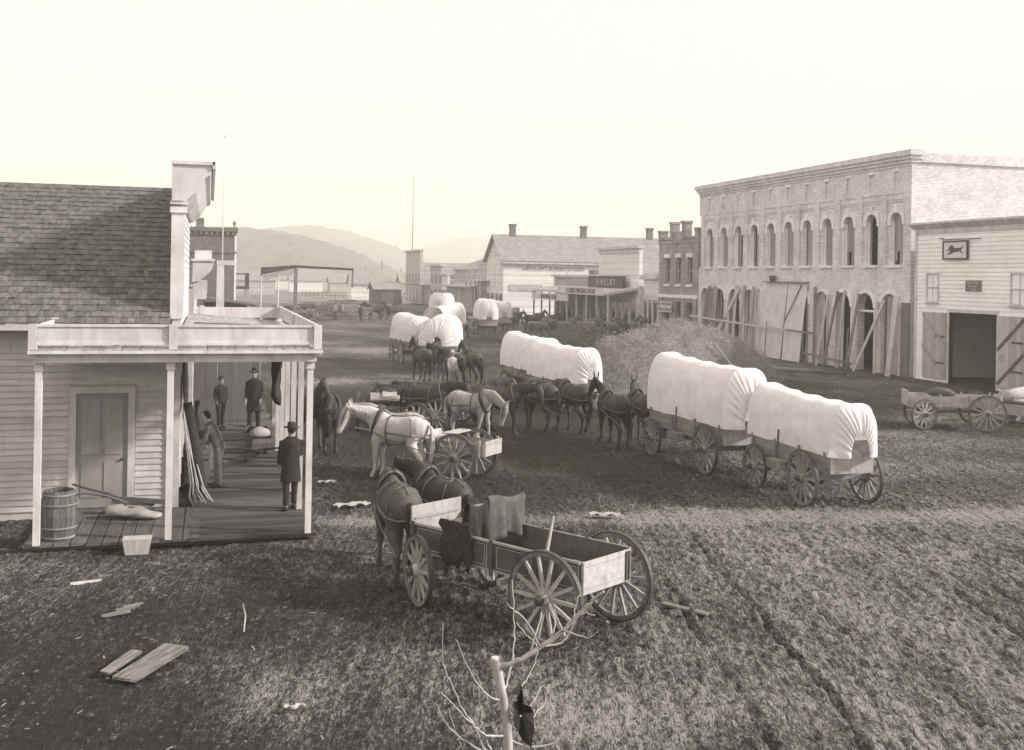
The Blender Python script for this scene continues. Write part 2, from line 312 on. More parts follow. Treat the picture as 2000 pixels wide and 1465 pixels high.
def ground_mat():
    m = bpy.data.materials.new('street_mud'); m.use_nodes = True; n = m.node_tree; L = n.links; p = n.nodes['Principled BSDF']
    at_ = n.nodes.new('ShaderNodeAttribute'); at_.attribute_name = 'dry_tone'
    tc = n.nodes.new('ShaderNodeTexCoord')
    def nz(scale, det=6, st=(1,1,1), kind='FBM', off=0):
        mp = n.nodes.new('ShaderNodeMapping'); mp.vector_type = 'TEXTURE'; mp.inputs['Scale'].default_value = tuple(1/q_ for q_ in st); mp.inputs['Rotation'].default_value = (0, 0, R(-15)); mp.inputs['Location'].default_value = (off, off, 0); L.new(tc.outputs['Object'], mp.inputs[0])
        q = n.nodes.new('ShaderNodeTexNoise'); q.noise_type = kind; q.inputs['Scale'].default_value = scale; q.inputs['Detail'].default_value = det; q.inputs['Roughness'].default_value = .52; q.inputs['Distortion'].default_value = .5; L.new(mp.outputs[0], q.inputs['Vector']); return q.outputs['Fac']
    def ma(op, a, b, c=None):
        q = n.nodes.new('ShaderNodeMath'); q.operation = op
        for k_, v_ in enumerate((a, b, c)):
            if v_ is None: continue
            if isinstance(v_, (int, float)): q.inputs[k_].default_value = v_
            else: L.new(v_, q.inputs[k_])
        return q.outputs[0]
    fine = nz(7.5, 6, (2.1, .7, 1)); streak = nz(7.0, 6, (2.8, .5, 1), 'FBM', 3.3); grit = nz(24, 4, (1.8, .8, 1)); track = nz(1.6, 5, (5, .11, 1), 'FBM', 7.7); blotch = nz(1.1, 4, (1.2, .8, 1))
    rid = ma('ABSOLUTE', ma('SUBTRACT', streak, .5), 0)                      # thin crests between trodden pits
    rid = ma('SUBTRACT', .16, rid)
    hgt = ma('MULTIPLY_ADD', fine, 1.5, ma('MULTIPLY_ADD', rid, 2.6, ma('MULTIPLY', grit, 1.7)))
    tot = ma('ADD', ma('MULTIPLY_ADD', blotch, .6, hgt), at_.outputs['Fac']); tot = ma('MULTIPLY_ADD', ma('SUBTRACT', track, .5), .75, tot)  # relief height feeds the colour too: crests paler, pits darker
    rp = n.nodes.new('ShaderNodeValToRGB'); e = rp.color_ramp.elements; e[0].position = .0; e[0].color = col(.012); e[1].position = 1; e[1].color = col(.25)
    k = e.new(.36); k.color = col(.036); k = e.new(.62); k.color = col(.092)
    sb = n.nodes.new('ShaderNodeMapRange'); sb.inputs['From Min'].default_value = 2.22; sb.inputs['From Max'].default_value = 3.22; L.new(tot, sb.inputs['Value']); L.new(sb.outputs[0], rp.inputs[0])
    # straw, chips and pebbles trodden in
    vo = n.nodes.new('ShaderNodeTexVoronoi'); vo.inputs['Scale'].default_value = 7; L.new(tc.outputs['Object'], vo.inputs['Vector'])
    mp = n.nodes.new('ShaderNodeMapping'); L.new(tc.outputs['Object'], mp.inputs[0]); mp.inputs['Scale'].default_value = (.5, 2.2, 1)
    vo.inputs['Randomness'].default_value = 1; L.new(mp.outputs[0], vo.inputs['Vector'])
    lt = n.nodes.new('ShaderNodeMath'); lt.operation = 'LESS_THAN'; L.new(vo.outputs['Distance'], lt.inputs[0]); lt.inputs[1].default_value = .085
    sp = n.nodes.new('ShaderNodeSeparateColor'); L.new(vo.outputs['Color'], sp.inputs[0]); gt = n.nodes.new('ShaderNodeMath'); gt.operation = 'GREATER_THAN'; L.new(sp.outputs[0], gt.inputs[0]); gt.inputs[1].default_value = .72
    mm = n.nodes.new('ShaderNodeMath'); mm.operation = 'MULTIPLY'; L.new(lt.outputs[0], mm.inputs[0]); L.new(gt.outputs[0], mm.inputs[1])
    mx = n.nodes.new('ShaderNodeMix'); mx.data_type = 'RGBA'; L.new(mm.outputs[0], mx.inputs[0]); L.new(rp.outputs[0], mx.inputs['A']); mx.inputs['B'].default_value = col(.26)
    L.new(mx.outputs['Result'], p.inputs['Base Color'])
    p.inputs['Roughness'].default_value = .8; p.inputs['Specular IOR Level'].default_value = .3
    b = n.nodes.new('ShaderNodeBump'); b.inputs['Strength'].default_value = .8; b.inputs['Distance'].default_value = .045; L.new(hgt, b.inputs['Height']); L.new(b.outputs[0], p.inputs['Normal'])
    return m
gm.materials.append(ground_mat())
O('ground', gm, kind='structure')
# hills: ridge lines with real width behind them
def hill(name, D, prof, depth, seed, rough, trees=0):
    # prof: (pixel x, pixel y of crest); the ridge stands D metres out along the view, 'depth' metres from foot to crest
    px = np.array([p[0] for p in prof], float); py = np.array([p[1] for p in prof], float)
    n = 180; X = np.linspace(px[0], px[-1], n); Yc = np.interp(X, px, py)
    rows = []; crest = []
    for j in range(34):
        t = j/33; row = []
        for i in range(n):
            d = F*D + R0*((X[i]-1000)*D/FPX)
            zc = 4.9 + (541 + .0165*(X[i]-1000) - Yc[i])*D/FPX
            back = F*((t-.5)*2*depth)
            s = math.sin(math.pi*min(max(t, 0), 1))**1.15
            q = d + back
            nn = mnoise.fractal(Vector((q.x/260+seed, q.y/260, seed)), 1, 2.1, 6)
            gul = abs(mnoise.noise(Vector((X[i]/45+seed, t*1.5, seed*2))))
            z = -3 + (zc+3)*s*(1 - rough*(1-s)*(.5*gul)) + nn*rough*14*s*(1-s)*2 + mnoise.noise(Vector((X[i]*.35, t*9, seed)))*rough*3*s
            row.append((q.x, q.y, z))
            if j == 16: crest.append(Vector((q.x, q.y, z)))
        rows.append(row)
    o = O(name, MB().grid(rows), HILL, smooth=True, kind='structure')
    return crest, rows
c1, r1 = hill('hill_near', 620, [(-300,500),(100,470),(300,452),(400,450),(470,448),(540,453),(600,466),(660,482),(720,505),(780,532),(840,556),(900,566)], 190, 1.3, .9)
c2, r2 = hill('hill_middle', 1300, [(300,470),(430,462),(500,453),(560,445),(610,443),(660,449),(720,466),(790,490),(850,515),(930,540),(1000,552)], 380, 4.1, 1.3)
c3, r3 = hill('hill_far', 2300, [(700,545),(760,515),(820,488),(870,471),(920,463),(960,468),(1040,472),(1120,467),(1200,470),(1300,458),(1400,470),(1600,480),(1900,500),(2300,520)], 600, 7.7, 1.5)
tm = MB()
for rows, nn, ht in ((r1, 40, 2.6), (r2, 60, 4)):
    for _ in range(nn):
        i = random.randint(20, 170); j = random.choice((14,15,16,13,11)); x, y, z = rows[j][i]; h = ht*rnd(.5, 1.2); x += rnd(-4, 4); y += rnd(-4, 4)
        tm.lathe([(h*.22, 0), (h*.16, h*.5), (.1, h)], 5, Matrix.Translation((x, y, z-1)))
O('hillside_conifers', tm, TREE, kind='stuff', label='scattered dark conifers far off along the hill crests', cat='trees')
# boardwalk of single planks
bwk = O('boardwalk', MB().box(-3.0, -.2, 20.15, 22.65, .0, .10).box(-.2, 1.8, 20.15, 62, .0, .10), WOODB, kind='structure'); ROOT[bwk.name] = Vector()
x = -3.02
while x < -.28:
    w = rnd(.22, .30); O('plank', MB().box(x, x+w-.018, 19.98+rnd(-.04, .04), 22.66, .10, .15).jit(.006), PLANK, bwk); x += w
y = 19.95
while y < 62:
    w = rnd(.24, .34) if y < 36 else rnd(.5, .8); O('plank', MB().box(-.27, 1.98+rnd(-.05, .05), y, y+w-.02, .10, .15+rnd(0, .012)).jit(.006), PLANKX, bwk); y += w
# ============================================================ building helpers
def clap(parent, axis, fixed, a0, a1, z0, z1, step, holes, m, sign, th=.022):
    # lapped boards; axis 'x' runs along x at y=fixed, axis 'y' along y at x=fixed; sign = outward direction
    z = z0
    while z < z1-.02:
        zt = min(z+step+.015, z1); cuts = [(a0, a1)]
        for h0, h1, hz0, hz1 in holes:
            if zt > hz0+.01 and z < hz1-.01:
                nc = []
                for c0, c1_ in cuts:
                    if h1 <= c0 or h0 >= c1_: nc.append((c0, c1_)); continue
                    if h0-c0 > .03: nc.append((c0, h0))
                    if c1_-h1 > .03: nc.append((h1, c1_))
                cuts = nc
        for c0, c1_ in cuts:
            segs = [(c0, c1_)]
            if c1_-c0 > 3.6:
                k = c0 + (c1_-c0)*rnd(.3, .7); segs = [(c0, k-.004), (k, c1_)]
            for s0, s1 in segs:
                b, t = fixed+sign*(th+rnd(0, .004)), fixed+sign*.004
                if axis == 'x': p = [(s0,fixed,z),(s1,fixed,z),(s1,b,z),(s0,b,z),(s0,fixed,zt),(s1,fixed,zt),(s1,t,zt),(s0,t,zt)]
                else: p = [(fixed,s0,z),(fixed,s1,z),(b,s1,z),(b,s0,z),(fixed,s0,zt),(fixed,s1,zt),(t,s1,zt),(t,s0,zt)]
                O('clapboard', MB().hexa(p), m, parent, world=True)
        z += step
def archpts(yc, w, zs, rise, n=10):
    return [(yc - w/2*math.cos(math.pi*i/n), zs + rise*math.sin(math.pi*i/n)) for i in range(n+1)]
def arch_head(mb, x0, x1, yc, w, zs, rise, ztop, n=10):      # masonry over an arch, in a wall of thickness x0..x1
    P = archpts(yc, w, zs, rise, n)
    for (y0, z0), (y1, z1) in zip(P[:-1], P[1:]):
        mb.hexa([(x0,y0,z0),(x1,y0,z0),(x1,y1,z1),(x0,y1,z1),(x0,y0,ztop),(x1,y0,ztop),(x1,y1,ztop),(x0,y1,ztop)])
def arch_ring(mb, x0, x1, yc, w, zs, rise, t, n=12, leg=0):
    A = archpts(yc, w, zs, rise, n); B = archpts(yc, w+2*t, zs, rise+t, n)
    if leg: A = [(A[0][0], zs-leg)]+A+[(A[-1][0], zs-leg)]; B = [(B[0][0], zs-leg)]+B+[(B[-1][0], zs-leg)]
    for k in range(len(A)-1):
        (a0, c0), (a1, c1_), (b1, d1), (b0, d0) = A[k], A[k+1], B[k+1], B[k]
        mb.hexa([(x0,a0,c0),(x0,a1,c1_),(x0,b1,d1),(x0,b0,d0),(x1,a0,c0),(x1,a1,c1_),(x1,b1,d1),(x1,b0,d0)])
def window(parent, axis, fixed, a0, a1, z0, z1, sign, cols=2, rows=2, fm=None, depth=.10, sill=True):
    # sash window: frame in the wall face, panes set back, muntins
    fm = fm or WHITE; t = .07
    def bx(mb, u0, u1, d0, d1, w0, w1):
        d0, d1 = sorted((fixed+sign*d0, fixed+sign*d1))
        return mb.box(u0, u1, d0, d1, w0, w1) if axis == 'x' else mb.box(d0, d1, u0, u1, w0, w1)
    f = MB(); bx(f, a0-t, a0, -.05, .035, z0-t, z1+t); bx(f, a1, a1+t, -.05, .035, z0-t, z1+t); bx(f, a0, a1, -.05, .035, z1, z1+t); bx(f, a0, a1, -.05, .035, z0-t, z0)
    fr = O('window', f, fm, parent, world=True)
    m = MB(); cw = (a1-a0)/cols; rh = (z1-z0)/rows
    for i in range(1, cols): bx(m, a0+i*cw-.015, a0+i*cw+.015, -.045, .005, z0, z1)
    for i in range(1, rows): bx(m, a0, a1, -.046, .004 if i*2 != rows else .02, z0+i*rh-.02, z0+i*rh+.02)
    if cols*rows > 1: O('muntin', m, fm, fr, world=True)
    for i in range(cols):
        for j in range(rows):
            O('pane', bx(MB(), a0+i*cw, a0+(i+1)*cw, -.06, -.05+.002*((i+j) % 2), z0+j*rh, z0+(j+1)*rh), GLASS, fr, world=True)
    if sill: O('sill', bx(MB(), a0-t-.04, a1+t+.04, -.02, .11, z0-t-.07, z0-t-.003), fm, fr, world=True)
    return fr
def gable_house(name, x0, x1, y0, y1, ze, zr, ridge, wallm, roofm, label, cat='house', over=.35, chim=()):
    t = E(name, ((x0+x1)/2, (y0+y1)/2, 0), label, cat)
    w = MB()
    if ridge == 'x':
        ym = (y0+y1)/2
        w.add([(x0,y0,-.2),(x1,y0,-.2),(x1,y1,-.2),(x0,y1,-.2),(x0,y0,ze),(x1,y0,ze),(x1,y1,ze),(x0,y1,ze),(x0,ym,zr),(x1,ym,zr)], [(0,1,5,4),(2,3,7,6),(1,2,6,9,5),(3,0,4,8,7)])
        k = (zr-ze)/(ym-y0)
        rr = [[(x0-over, y0-over, ze-k*over), (x1+over, y0-over, ze-k*over)], [(x0-over, ym, zr), (x1+over, ym, zr)], [(x0-over, y1+over, ze-k*over), (x1+over, y1+over, ze-k*over)]]
    else:
        xm = (x0+x1)/2
        w.add([(x0,y0,-.2),(x1,y0,-.2),(x1,y1,-.2),(x0,y1,-.2),(x0,y0,ze),(x1,y0,ze),(x1,y1,ze),(x0,y1,ze),(xm,y0,zr),(xm,y1,zr)], [(1,2,6,5),(3,0,4,7),(0,1,5,8,4),(2,3,7,9,6)])
        k = (zr-ze)/(xm-x0)
        rr = [[(x0-over, y0-over, ze-k*over), (x0-over, y1+over, ze-k*over)], [(xm, y0-over, zr), (xm, y1+over, zr)], [(x1+over, y0-over, ze-k*over), (x1+over, y1+over, ze-k*over)]]
    O('wall', w, wallm, t, world=True)
    r = MB()
    for (a, b), (c, d) in zip(rr[:-1], rr[1:]):
        lo = [Vector(a), Vector(b), Vector(d), Vector(c)]; r.hexa([p+Vector((0,0,.02)) for p in lo]+[p+Vector((0,0,.16)) for p in lo])
    ro = O('roof', r, roofm, t, world=True)
    for cx, cy, cz in chim:
        O('chimney', MB().box(cx-.35, cx+.35, cy-.35, cy+.35, cz-1.6, cz-.25).box(cx-.43, cx+.43, cy-.43, cy+.43, cz-.25, cz), BRICKD, ro, world=True)
    return t
# ============================================================ the corner store with its porch, left
st = E('corner_store', (-4.5, 24, 0), 'weathered clapboard corner store with shingle roof and railed plank porch', 'store')
DX0, DX1, DZ0, DZ1 = -2.49, -1.52, .20, 2.47
w = MB().box(-9, -.62, 22.75, 22.95, -.1, 3.93).box(-9, -.62, 32.4, 32.6, 0, 3.9)
w.add([(-.78,22.75,3.9),(-.62,22.75,3.9),(-.62,32.5,3.9),(-.78,32.5,3.9),(-.78,27.5,6.85),(-.62,27.5,6.85)], [(0,1,5,4),(1,2,5),(0,4,3),(2,3,4,5)])
w.box(-.75, -.60, 22.95, 32.5, 0, 6.9)
O('wall', w, CLAP, st, world=True)
clap(st, 'x', 22.75, -9, -.66, .16, 3.95, .124, [(DX0-.14, DX1+.14, 0, DZ1+.14)], CLAP, -1, .03)
clap(st, 'y', -.60, 22.95, 32.5, .2, 6.4, .16, [(24.6, 26.2, 0, 2.5), (27.2, 29.6, .6, 2.6)], WHITE, 1, .025)
d = O('door', MB().box(DX0, DX1, 22.70, 22.74, DZ0, DZ1), DOORP, st, world=True)
O('frame', MB().box(DX0-.13, DX0, 22.66, 22.75, DZ0, DZ1+.13).box(DX1, DX1+.13, 22.66, 22.75, DZ0, DZ1+.13).box(DX0, DX1, 22.66, 22.75, DZ1, DZ1+.13), WHITE2, d, world=True)
for a, b, c, e in ((DX0+.1, -2.05, .4, 1.1), (-1.96, DX1-.1, .4, 1.1), (DX0+.1, -2.05, 1.25, 2.35), (-1.96, DX1-.1, 1.25, 2.35)):
    O('panel', MB().box(a, b, 22.685, 22.70, c, e), DOORP, d, world=True)
O('knob', MB().lathe([(.01,0),(.03,.02),(.03,.05),(.01,.06)], 10, Matrix.Translation((-1.62, 22.70, 1.15)) @ Matrix.Rotation(R(90), 4, 'X')), IRON, d, world=True, smooth=True)
O('corner_board', MB().box(-.72, -.54, 22.66, 22.75, .15, 6.0).box(-.60, -.54, 22.75, 22.92, .15, 6.0), WHITE, st, world=True)
# the false front: pilaster, frieze and bracketed cornice towards the street
O('false_front', MB().box(-.74, -.56, 22.70, 22.95, 3.9, 6.9).box(-.74, -.62, 22.95, 32.5, 6.3, 6.9), WHITE, st, world=True)
O('pilaster', MB().box(-.76, -.50, 22.62, 22.70, 3.95, 6.2).box(-.79, -.46, 22.58, 22.70, 6.08, 6.20).box(-.79, -.46, 22.58, 22.70, 6.25, 6.32), WHITE, st, world=True)
co = MB().prism([(-.76,6.32),(-.5,6.32),(-.30,6.50),(-.12,6.80),(-.02,6.86),(.02,7.05),(-.76,7.10)], 10.0, Matrix(((1,0,0,0),(0,0,1,22.55),(0,1,0,0),(0,0,0,1))))
O('cornice', co, WHITE, st, world=True)
ct = MB(); ct.box(-.78, .06, 22.50, 22.56, 7.05, 7.12).box(.02, .08, 22.5, 32.6, 6.98, 7.12)
O('cornice_cap', ct, WHITE, st, world=True)
# shingle roof: every shingle its own wedge, the lower courses single pieces
rf = O('roof', MB().hexa([(-9,22.35,3.80),(-.745,22.35,3.80),(-.745,27.5,6.86),(-9,27.5,6.86),(-9,22.35,3.86),(-.745,22.35,3.86),(-.745,27.5,6.92),(-9,27.5,6.92)]).hexa([(-9,27.5,6.86),(-.80,27.5,6.86),(-.80,32.7,3.8),(-9,32.7,3.8),(-9,27.5,6.92),(-.80,27.5,6.92),(-.80,32.7,3.86),(-9,32.7,3.86)]), SHING, st, world=True)
rest = MB(); cnt = 0; sl = Vector((0, 5.15, 3.06)); ln = sl.length; sl.normalize(); nrm = Vector((0, -sl.z, sl.y)); exp_ = ln/27
for c in range(28):
    x = -.76
    while x > -7.6:
        w_ = rnd(.10, .19); s0 = c*exp_ + rnd(-.012, .012) - .03; s1 = s0 + exp_*1.5
        base = Vector((0, 22.35, 3.86)); p0 = base + sl*s0; p1 = base + sl*min(s1, ln)
        lift = rnd(.026, .044)
        pts = [Vector((x-w_+.006, 0, 0))+p0, Vector((x, 0, 0))+p0, Vector((x, 0, 0))+p1, Vector((x-w_+.006, 0, 0))+p1]
        if s0 < ln-.05:
            h8 = [pts[0]+nrm*(lift-.018), pts[1]+nrm*(lift-.018), pts[2]+nrm*.003, pts[3]+nrm*.003, pts[0]+nrm*lift, pts[1]+nrm*lift, pts[2]+nrm*.012, pts[3]+nrm*.012]
            if x > -5.2 and cnt < 300: O('shingle', MB().hexa(h8), SHING, rf, world=True); cnt += 1
            else: rest.hexa(h8)
        x -= w_
SHR = mat('cedar_shingle_course', .12, .55, 5.5, (1.3,1,1), bump=.4, rndv=0)
O('shingles', rest, SHR, rf, world=True, kind='stuff')
O('eave_board', MB().box(-9, -.8, 22.33, 22.36, 3.72, 3.86), WHITE2, st, world=True)
# porch
PF = 3.32
po = O('porch', MB().box(-2.86, 1.90, 19.82, 19.92, PF-.02, PF+.14).box(1.80, 1.90, 19.92, 31.0, PF-.02, PF+.14).box(-2.86, -2.76, 19.92, 22.7, PF-.02, PF+.14), WHITE, st, world=True)
O('cornice_board', MB().box(-2.95, 2.0, 19.68, 19.80, PF+.14, PF+.19).box(1.9, 2.0, 19.8, 31.1, PF+.14, PF+.19), WHITE, po, world=True)
x = -2.90
while x < 1.85:
    w_ = rnd(.22, .34); O('roof_plank', MB().hexa([(x,19.72,PF+.19),(x+w_-.012,19.72,PF+.19),(x+w_-.012,22.64,PF+.42),(x,22.64,PF+.42),(x,19.72,PF+.215),(x+w_-.012,19.72,PF+.215),(x+w_-.012,22.64,PF+.445),(x,22.64,PF+.445)]).jit(.004), mat('porch_roof_plank', .34, .3, 4, (3,.3,3), bump=.2, rndv=.18), po, world=True); x += w_
y = 22.66
while y < 30.9:
    w_ = rnd(.24, .34); O('roof_plank', MB().hexa([(-.52,y,PF+.42),(1.92,y,PF+.2),(1.92,y+w_-.012,PF+.2),(-.52,y+w_-.012,PF+.42),(-.52,y,PF+.445),(1.92,y,PF+.225),(1.92,y+w_-.012,PF+.225),(-.52,y+w_-.012,PF+.445)]).jit(.004), MATS['porch_roof_plank'], po, world=True); y += w_
PB, PT = 3.64, 3.95
def pan(*b): return O('parapet_panel', MB().box(*b), WHITE, po, world=True)
pan(-2.80, -.62, 19.80, 19.83, PB+.02, PT-.03); pan(-.58, 1.88, 19.80, 19.83, PB+.02, PT-.03); pan(1.905, 1.93, 19.86, 30.95, PB, PT-.02); pan(-.2, 1.9, 30.95, 30.98, PB, PT-.02); pan(-2.90, -2.87, 19.86, 22.6, PB, PT-.02)
for bx_ in ((-2.88, 1.95, 19.775, 19.86, PT-.03, PT+.012), (-2.86, 1.93, 19.785, 19.845, PB-.03, PB+.02), (1.89, 1.95, 19.86, 31.0, PT-.03, PT+.012)):
    O('parapet_rail', MB().box(*bx_), WHITE, po, world=True)
for px_, py_ in ((-2.88, 19.82), (-.60, 19.82), (1.91, 19.82), (1.91, 25.4), (1.91, 30.95), (-.2, 30.95), (-2.88, 22.5)):
    O('parapet_post', MB().box(px_-.07, px_+.07, py_-.07, py_+.07, PF+.1, PT+.016), WHITE, po, world=True)
PY = [19.98, 22.0, 23.9, 25.8, 27.6, 29.3, 30.8]
for px_, py_ in [(-2.80, 19.98), (-.64, 19.98)] + [(1.80, yy) for yy in PY]:
    O('post', MB().box(px_-.055, px_+.055, py_-.055, py_+.055, .15, PF-.02).box(px_-.075, px_+.075, py_-.075, py_+.075, PF-.16, PF-.021), WHITE, po, world=True)
for p, q_ in (((.2,22.4,PF+.47),(1.3,22.9,PF+.36)), ((.5,23.6,PF+.42),(1.6,23.3,PF+.30)), ((-.3,24.3,PF+.47),(.9,24.9,PF+.40)), ((-1.6,20.2,PF+.28),(-.9,20.5,PF+.29))):
    O('loose_stick', MB().beam(p, q_, .05, .04), WOODB, label=None, kind=None)
sticks = [o for o in COL.objects if o.name.startswith('loose_stick')]
for o, l in zip(sticks, ('dark loose stick lying on the porch roof beside the false front', 'short dark stick on the porch roof near its street corner', 'dark stick on the porch roof farthest from the viewer', 'dark scrap of wood under the front porch parapet panel')): tag(o, l, 'stick', 'loose sticks on the porch roof')
# shop window and door of the store front under the porch
window(st, 'y', -.57, 27.3, 29.5, .75, 2.5, 1, 3, 2, WHITE)
dd = O('shop_door', MB().box(-.61, -.585, 24.65, 26.15, .2, 2.45), DOORP, st, world=True)
O('frame', MB().box(-.60, -.55, 24.55, 24.65, .2, 2.55).box(-.60, -.55, 26.15, 26.25, .2, 2.55).box(-.60, -.55, 24.65, 26.15, 2.45, 2.55), WHITE, dd, world=True)
# plank screen closing the far end of the walk
sc_ = E('plank_screen', (1.0, 35.6, 0), 'pale board partition closing the far end of the porch walk', 'partition')
x = -.45
while x < 1.5:
    w_ = rnd(.2, .3); O('plank', MB().box(x, x+w_-.01, 35.55, 35.59, .16, 2.75+rnd(-.03, .03)), mat('grey_partition_board', .13, .2, 4, (3,3,.4), bump=.15, rndv=.15), sc_, world=True); x += w_
O('rail', MB().box(-.45, 1.5, 35.59, 35.66, .9, 1.0).box(-.45, 1.5, 35.59, 35.66, 2.2, 2.3), PLANK, sc_, world=True)
# ============================================================ left row beyond
s2 = E('white_shop', (-4, 42, 0), 'low white shop with a heavy cornice just beyond the corner store', 'shop')
O('wall', MB().box(-8, -.5, 37, 47, 0, 5.1).box(-.95, -.5, 36.9, 47.1, 4.4, 5.3), WHITE2, s2, world=True)
O('cornice', MB().prism([(-.55,4.55),(-.3,4.62),(-.05,4.85),(.08,5.02),(.12,5.22),(-.55,5.25)], 10.4, Matrix(((1,0,0,0),(0,0,1,36.8),(0,1,0,0),(0,0,0,1)))).box(-.6, .16, 36.75, 47.25, 5.25, 5.33).box(-.5, .05, 37.6, 46.6, 5.33, 5.62), WHITE, s2, world=True)
window(s2, 'y', -.46, 38.2, 40.4, .8, 3.4, 1, 3, 2, WHITE); window(s2, 'y', -.46, 43.2, 45.6, .8, 3.4, 1, 3, 2, WHITE)
O('bracket', MB().box(-.5, -.1, 37.0, 37.2, 4.0, 4.55).box(-.5, -.1, 46.8, 47.0, 4.0, 4.55), WHITE, s2, world=True)
sp_ = E('sign_post', (.45, 49, 0), 'tall white tapering sign post with a crossboard near the brick building', 'post')
O('shaft', MB().beam((.45,49,0), (.45,49,5.2), .42, .3, (0,1,0), .3, .22), WHITE, sp_, world=True); O('crossboard', MB().box(.28, 1.05, 48.9, 49.05, 5.22, 5.42), WHITE, sp_, world=True)
fp = E('flag_pole', (.55, 52, 0), 'slender bare pole rising high above the left row', 'pole')
O('shaft', MB().tube([(.55,52,0),(.55,52,7),(.56,52,11.2)], [.035,.025,.012], 8), mat('pale_pole', .6, .1, 4), fp, world=True, smooth=True); O('finial', MB().lathe([(.005,0),(.05,.04),(.05,.08),(.005,.13)], 8, Matrix.Translation((.56,52,11.2))), WHITE, fp, world=True)
bb = E('brick_store', (-4, 92, 0), 'dark brick two storey building with corbelled parapet and chimney, left row', 'building')
O('wall', MB().box(-10, 1.9, 85, 99, -.1, 8.0), BRICKD, bb, world=True)
pc = MB(); pc.box(-10.1, 2.02, 84.86, 99.1, 8.0, 8.32)
for i in range(30): pc.box(-10+i*.4, -9.8+i*.4, 84.88, 85, 7.72, 8.0)
O('parapet', pc, BRICKD, bb, world=True); O('string_course', MB().box(-10.05, 1.95, 84.93, 85, 6.35, 6.5), BRICKD, bb, world=True)
O('chimney', MB().box(-1.1, -.5, 86, 86.7, 8.0, 9.05), BRICKD, bb, world=True); O('finial', MB().lathe([(.12,0),(.06,.2),(.16,.35),(.02,.6)], 8, Matrix.Translation((1.75,85.2,8.3))), STONE, bb, world=True)
O('quoin', MB().box(1.78, 1.94, 84.97, 85, 0, 7.7), TRIM, bb, world=True)
bal = O('balcony', MB().box(1.9, 3.0, 87, 96, 3.6, 3.75), WOODB, bb, world=True)
O('railing', MB().box(2.92, 2.98, 87, 96, 4.75, 4.85).box(1.9, 2.98, 87, 87.06, 4.75, 4.85), WOODB, bal, world=True)
for i in range(12): O('baluster', MB().box(2.93, 2.97, 87+i*.8, 87.06+i*.8, 3.75, 4.75), WOODB, bal, world=True)
for yy in (87.1, 91.5, 95.9): O('post', MB().box(2.85, 2.98, yy-.06, yy+.06, 0, 3.6), WHITE2, bal, world=True)
for i, (xx, yy, hh, ww, lb) in enumerate(((1.2, 62, 2.6, 2.4, 'small plank lean-to beside the sign post on the left row'), (2.6, 74, 3.2, 3.0, 'low shed with dark awning roof in front of the dark brick building'))):
    t = E('lean_to', (xx, yy, 0), lb, 'shed')
    O('wall', MB().box(xx-ww, xx-ww+.1, yy, yy+5, 0, hh-.3).box(xx-ww, xx, yy+4.9, yy+5, 0, hh-.4), PLANK, t, world=True)
    O('roof', MB().hexa([(xx-ww,yy-.3,hh-.1),(xx+.4,yy-.3,hh-.55),(xx+.4,yy+5.2,hh-.55),(xx-ww,yy+5.2,hh-.1),(xx-ww,yy-.3,hh),(xx+.4,yy-.3,hh-.45),(xx+.4,yy+5.2,hh-.45),(xx-ww,yy+5.2,hh)]), WOODB if i else PLANKX, t, world=True)
    for yq in (yy, yy+2.5, yy+5): O('post', MB().beam((xx+.2, yq, 0), (xx+.2, yq, hh-.5), .12, .12), WHITE2, t, world=True)
# open awning frame standing beyond the porch
af = E('awning_frame', (3.4, 45, 0), 'open dark-edged canvas awning frame on posts beyond the porch', 'awning')
O('fascia', MB().hexa([(2.0,44.9,4.82),(2.0,45.0,4.82),(3.4,45.0,5.12),(3.4,44.9,5.12),(2.0,44.9,5.12),(2.0,45,5.12),(3.4,45,5.24),(3.4,44.9,5.24)]), WOODB, af, world=True)
O('beam', MB().beam((3.4,45,5.18), (5.76,45,5.1), .1, .1).jit(.01), WOODB, af, world=True)
O('hanging_board', MB().box(5.70, 5.76, 44.97, 45.03, 4.35, 5.06), WOODG, af, world=True)
O('awning_cloth', MB().grid([[(2.0+1.4*i/8, 45+.0+2.2*j, 4.80+.3*(i/8)-.25*j - .03*math.sin(i)) for i in range(9)] for j in (0, .25, .5, .75, 1)]), CANVAS, af, world=True, smooth=True)
for xx, r_ in ((2.02, .03), (2.7, .03)): O('post', MB().tube([(xx,45,0),(xx,45,4.9)], r_, 8), WHITE2, af, world=True, smooth=True)
O('main_post', MB().beam((3.4,45,0), (3.4,45,5.15), .14, .12), WOODG, af, world=True)
# ============================================================ livery barn, right
lv = E('livery_barn', (39, 40, 0), 'white clapboard livery barn with wide dark doorway and horse sign', 'barn')
LX = 34.6; LDY0, LDY1, LDZ = 41.2, 44.5, 3.54
wm = MB().box(LX+.0, LX+.2, 44.5, 47.15, -.1, 7.7).box(LX, LX+.2, 30, 41.2, -.1, 7.7).box(LX, LX+.2, 41.2, 44.5, LDZ, 7.7).box(LX+.2, 48, 46.95, 47.15, 0, 6.4).box(LX+.2, 48, 30, 30.2, 0, 6.4).box(47.8, 48, 30.2, 46.95, 0, 6.4)
O('wall', wm, CLAPW, lv, world=True)
clap(lv, 'y', LX, 36.5, 47.15, .1, 7.35, .2, [(LDY0-.12, LDY1+.12, 0, LDZ+.12), (45.28, 46.28, 3.95, 5.5), (39.2, 40.4, 3.95, 5.5)], CLAPW, -1, .035)
O('roof', MB().hexa([(LX+.2,29.8,7.2),(48.2,29.8,6.2),(48.2,47.1,6.2),(LX+.2,47.1,7.2),(LX+.2,29.8,7.35),(48.2,29.8,6.35),(48.2,47.1,6.35),(LX+.2,47.1,7.35)]), ROOFG, lv, world=True)
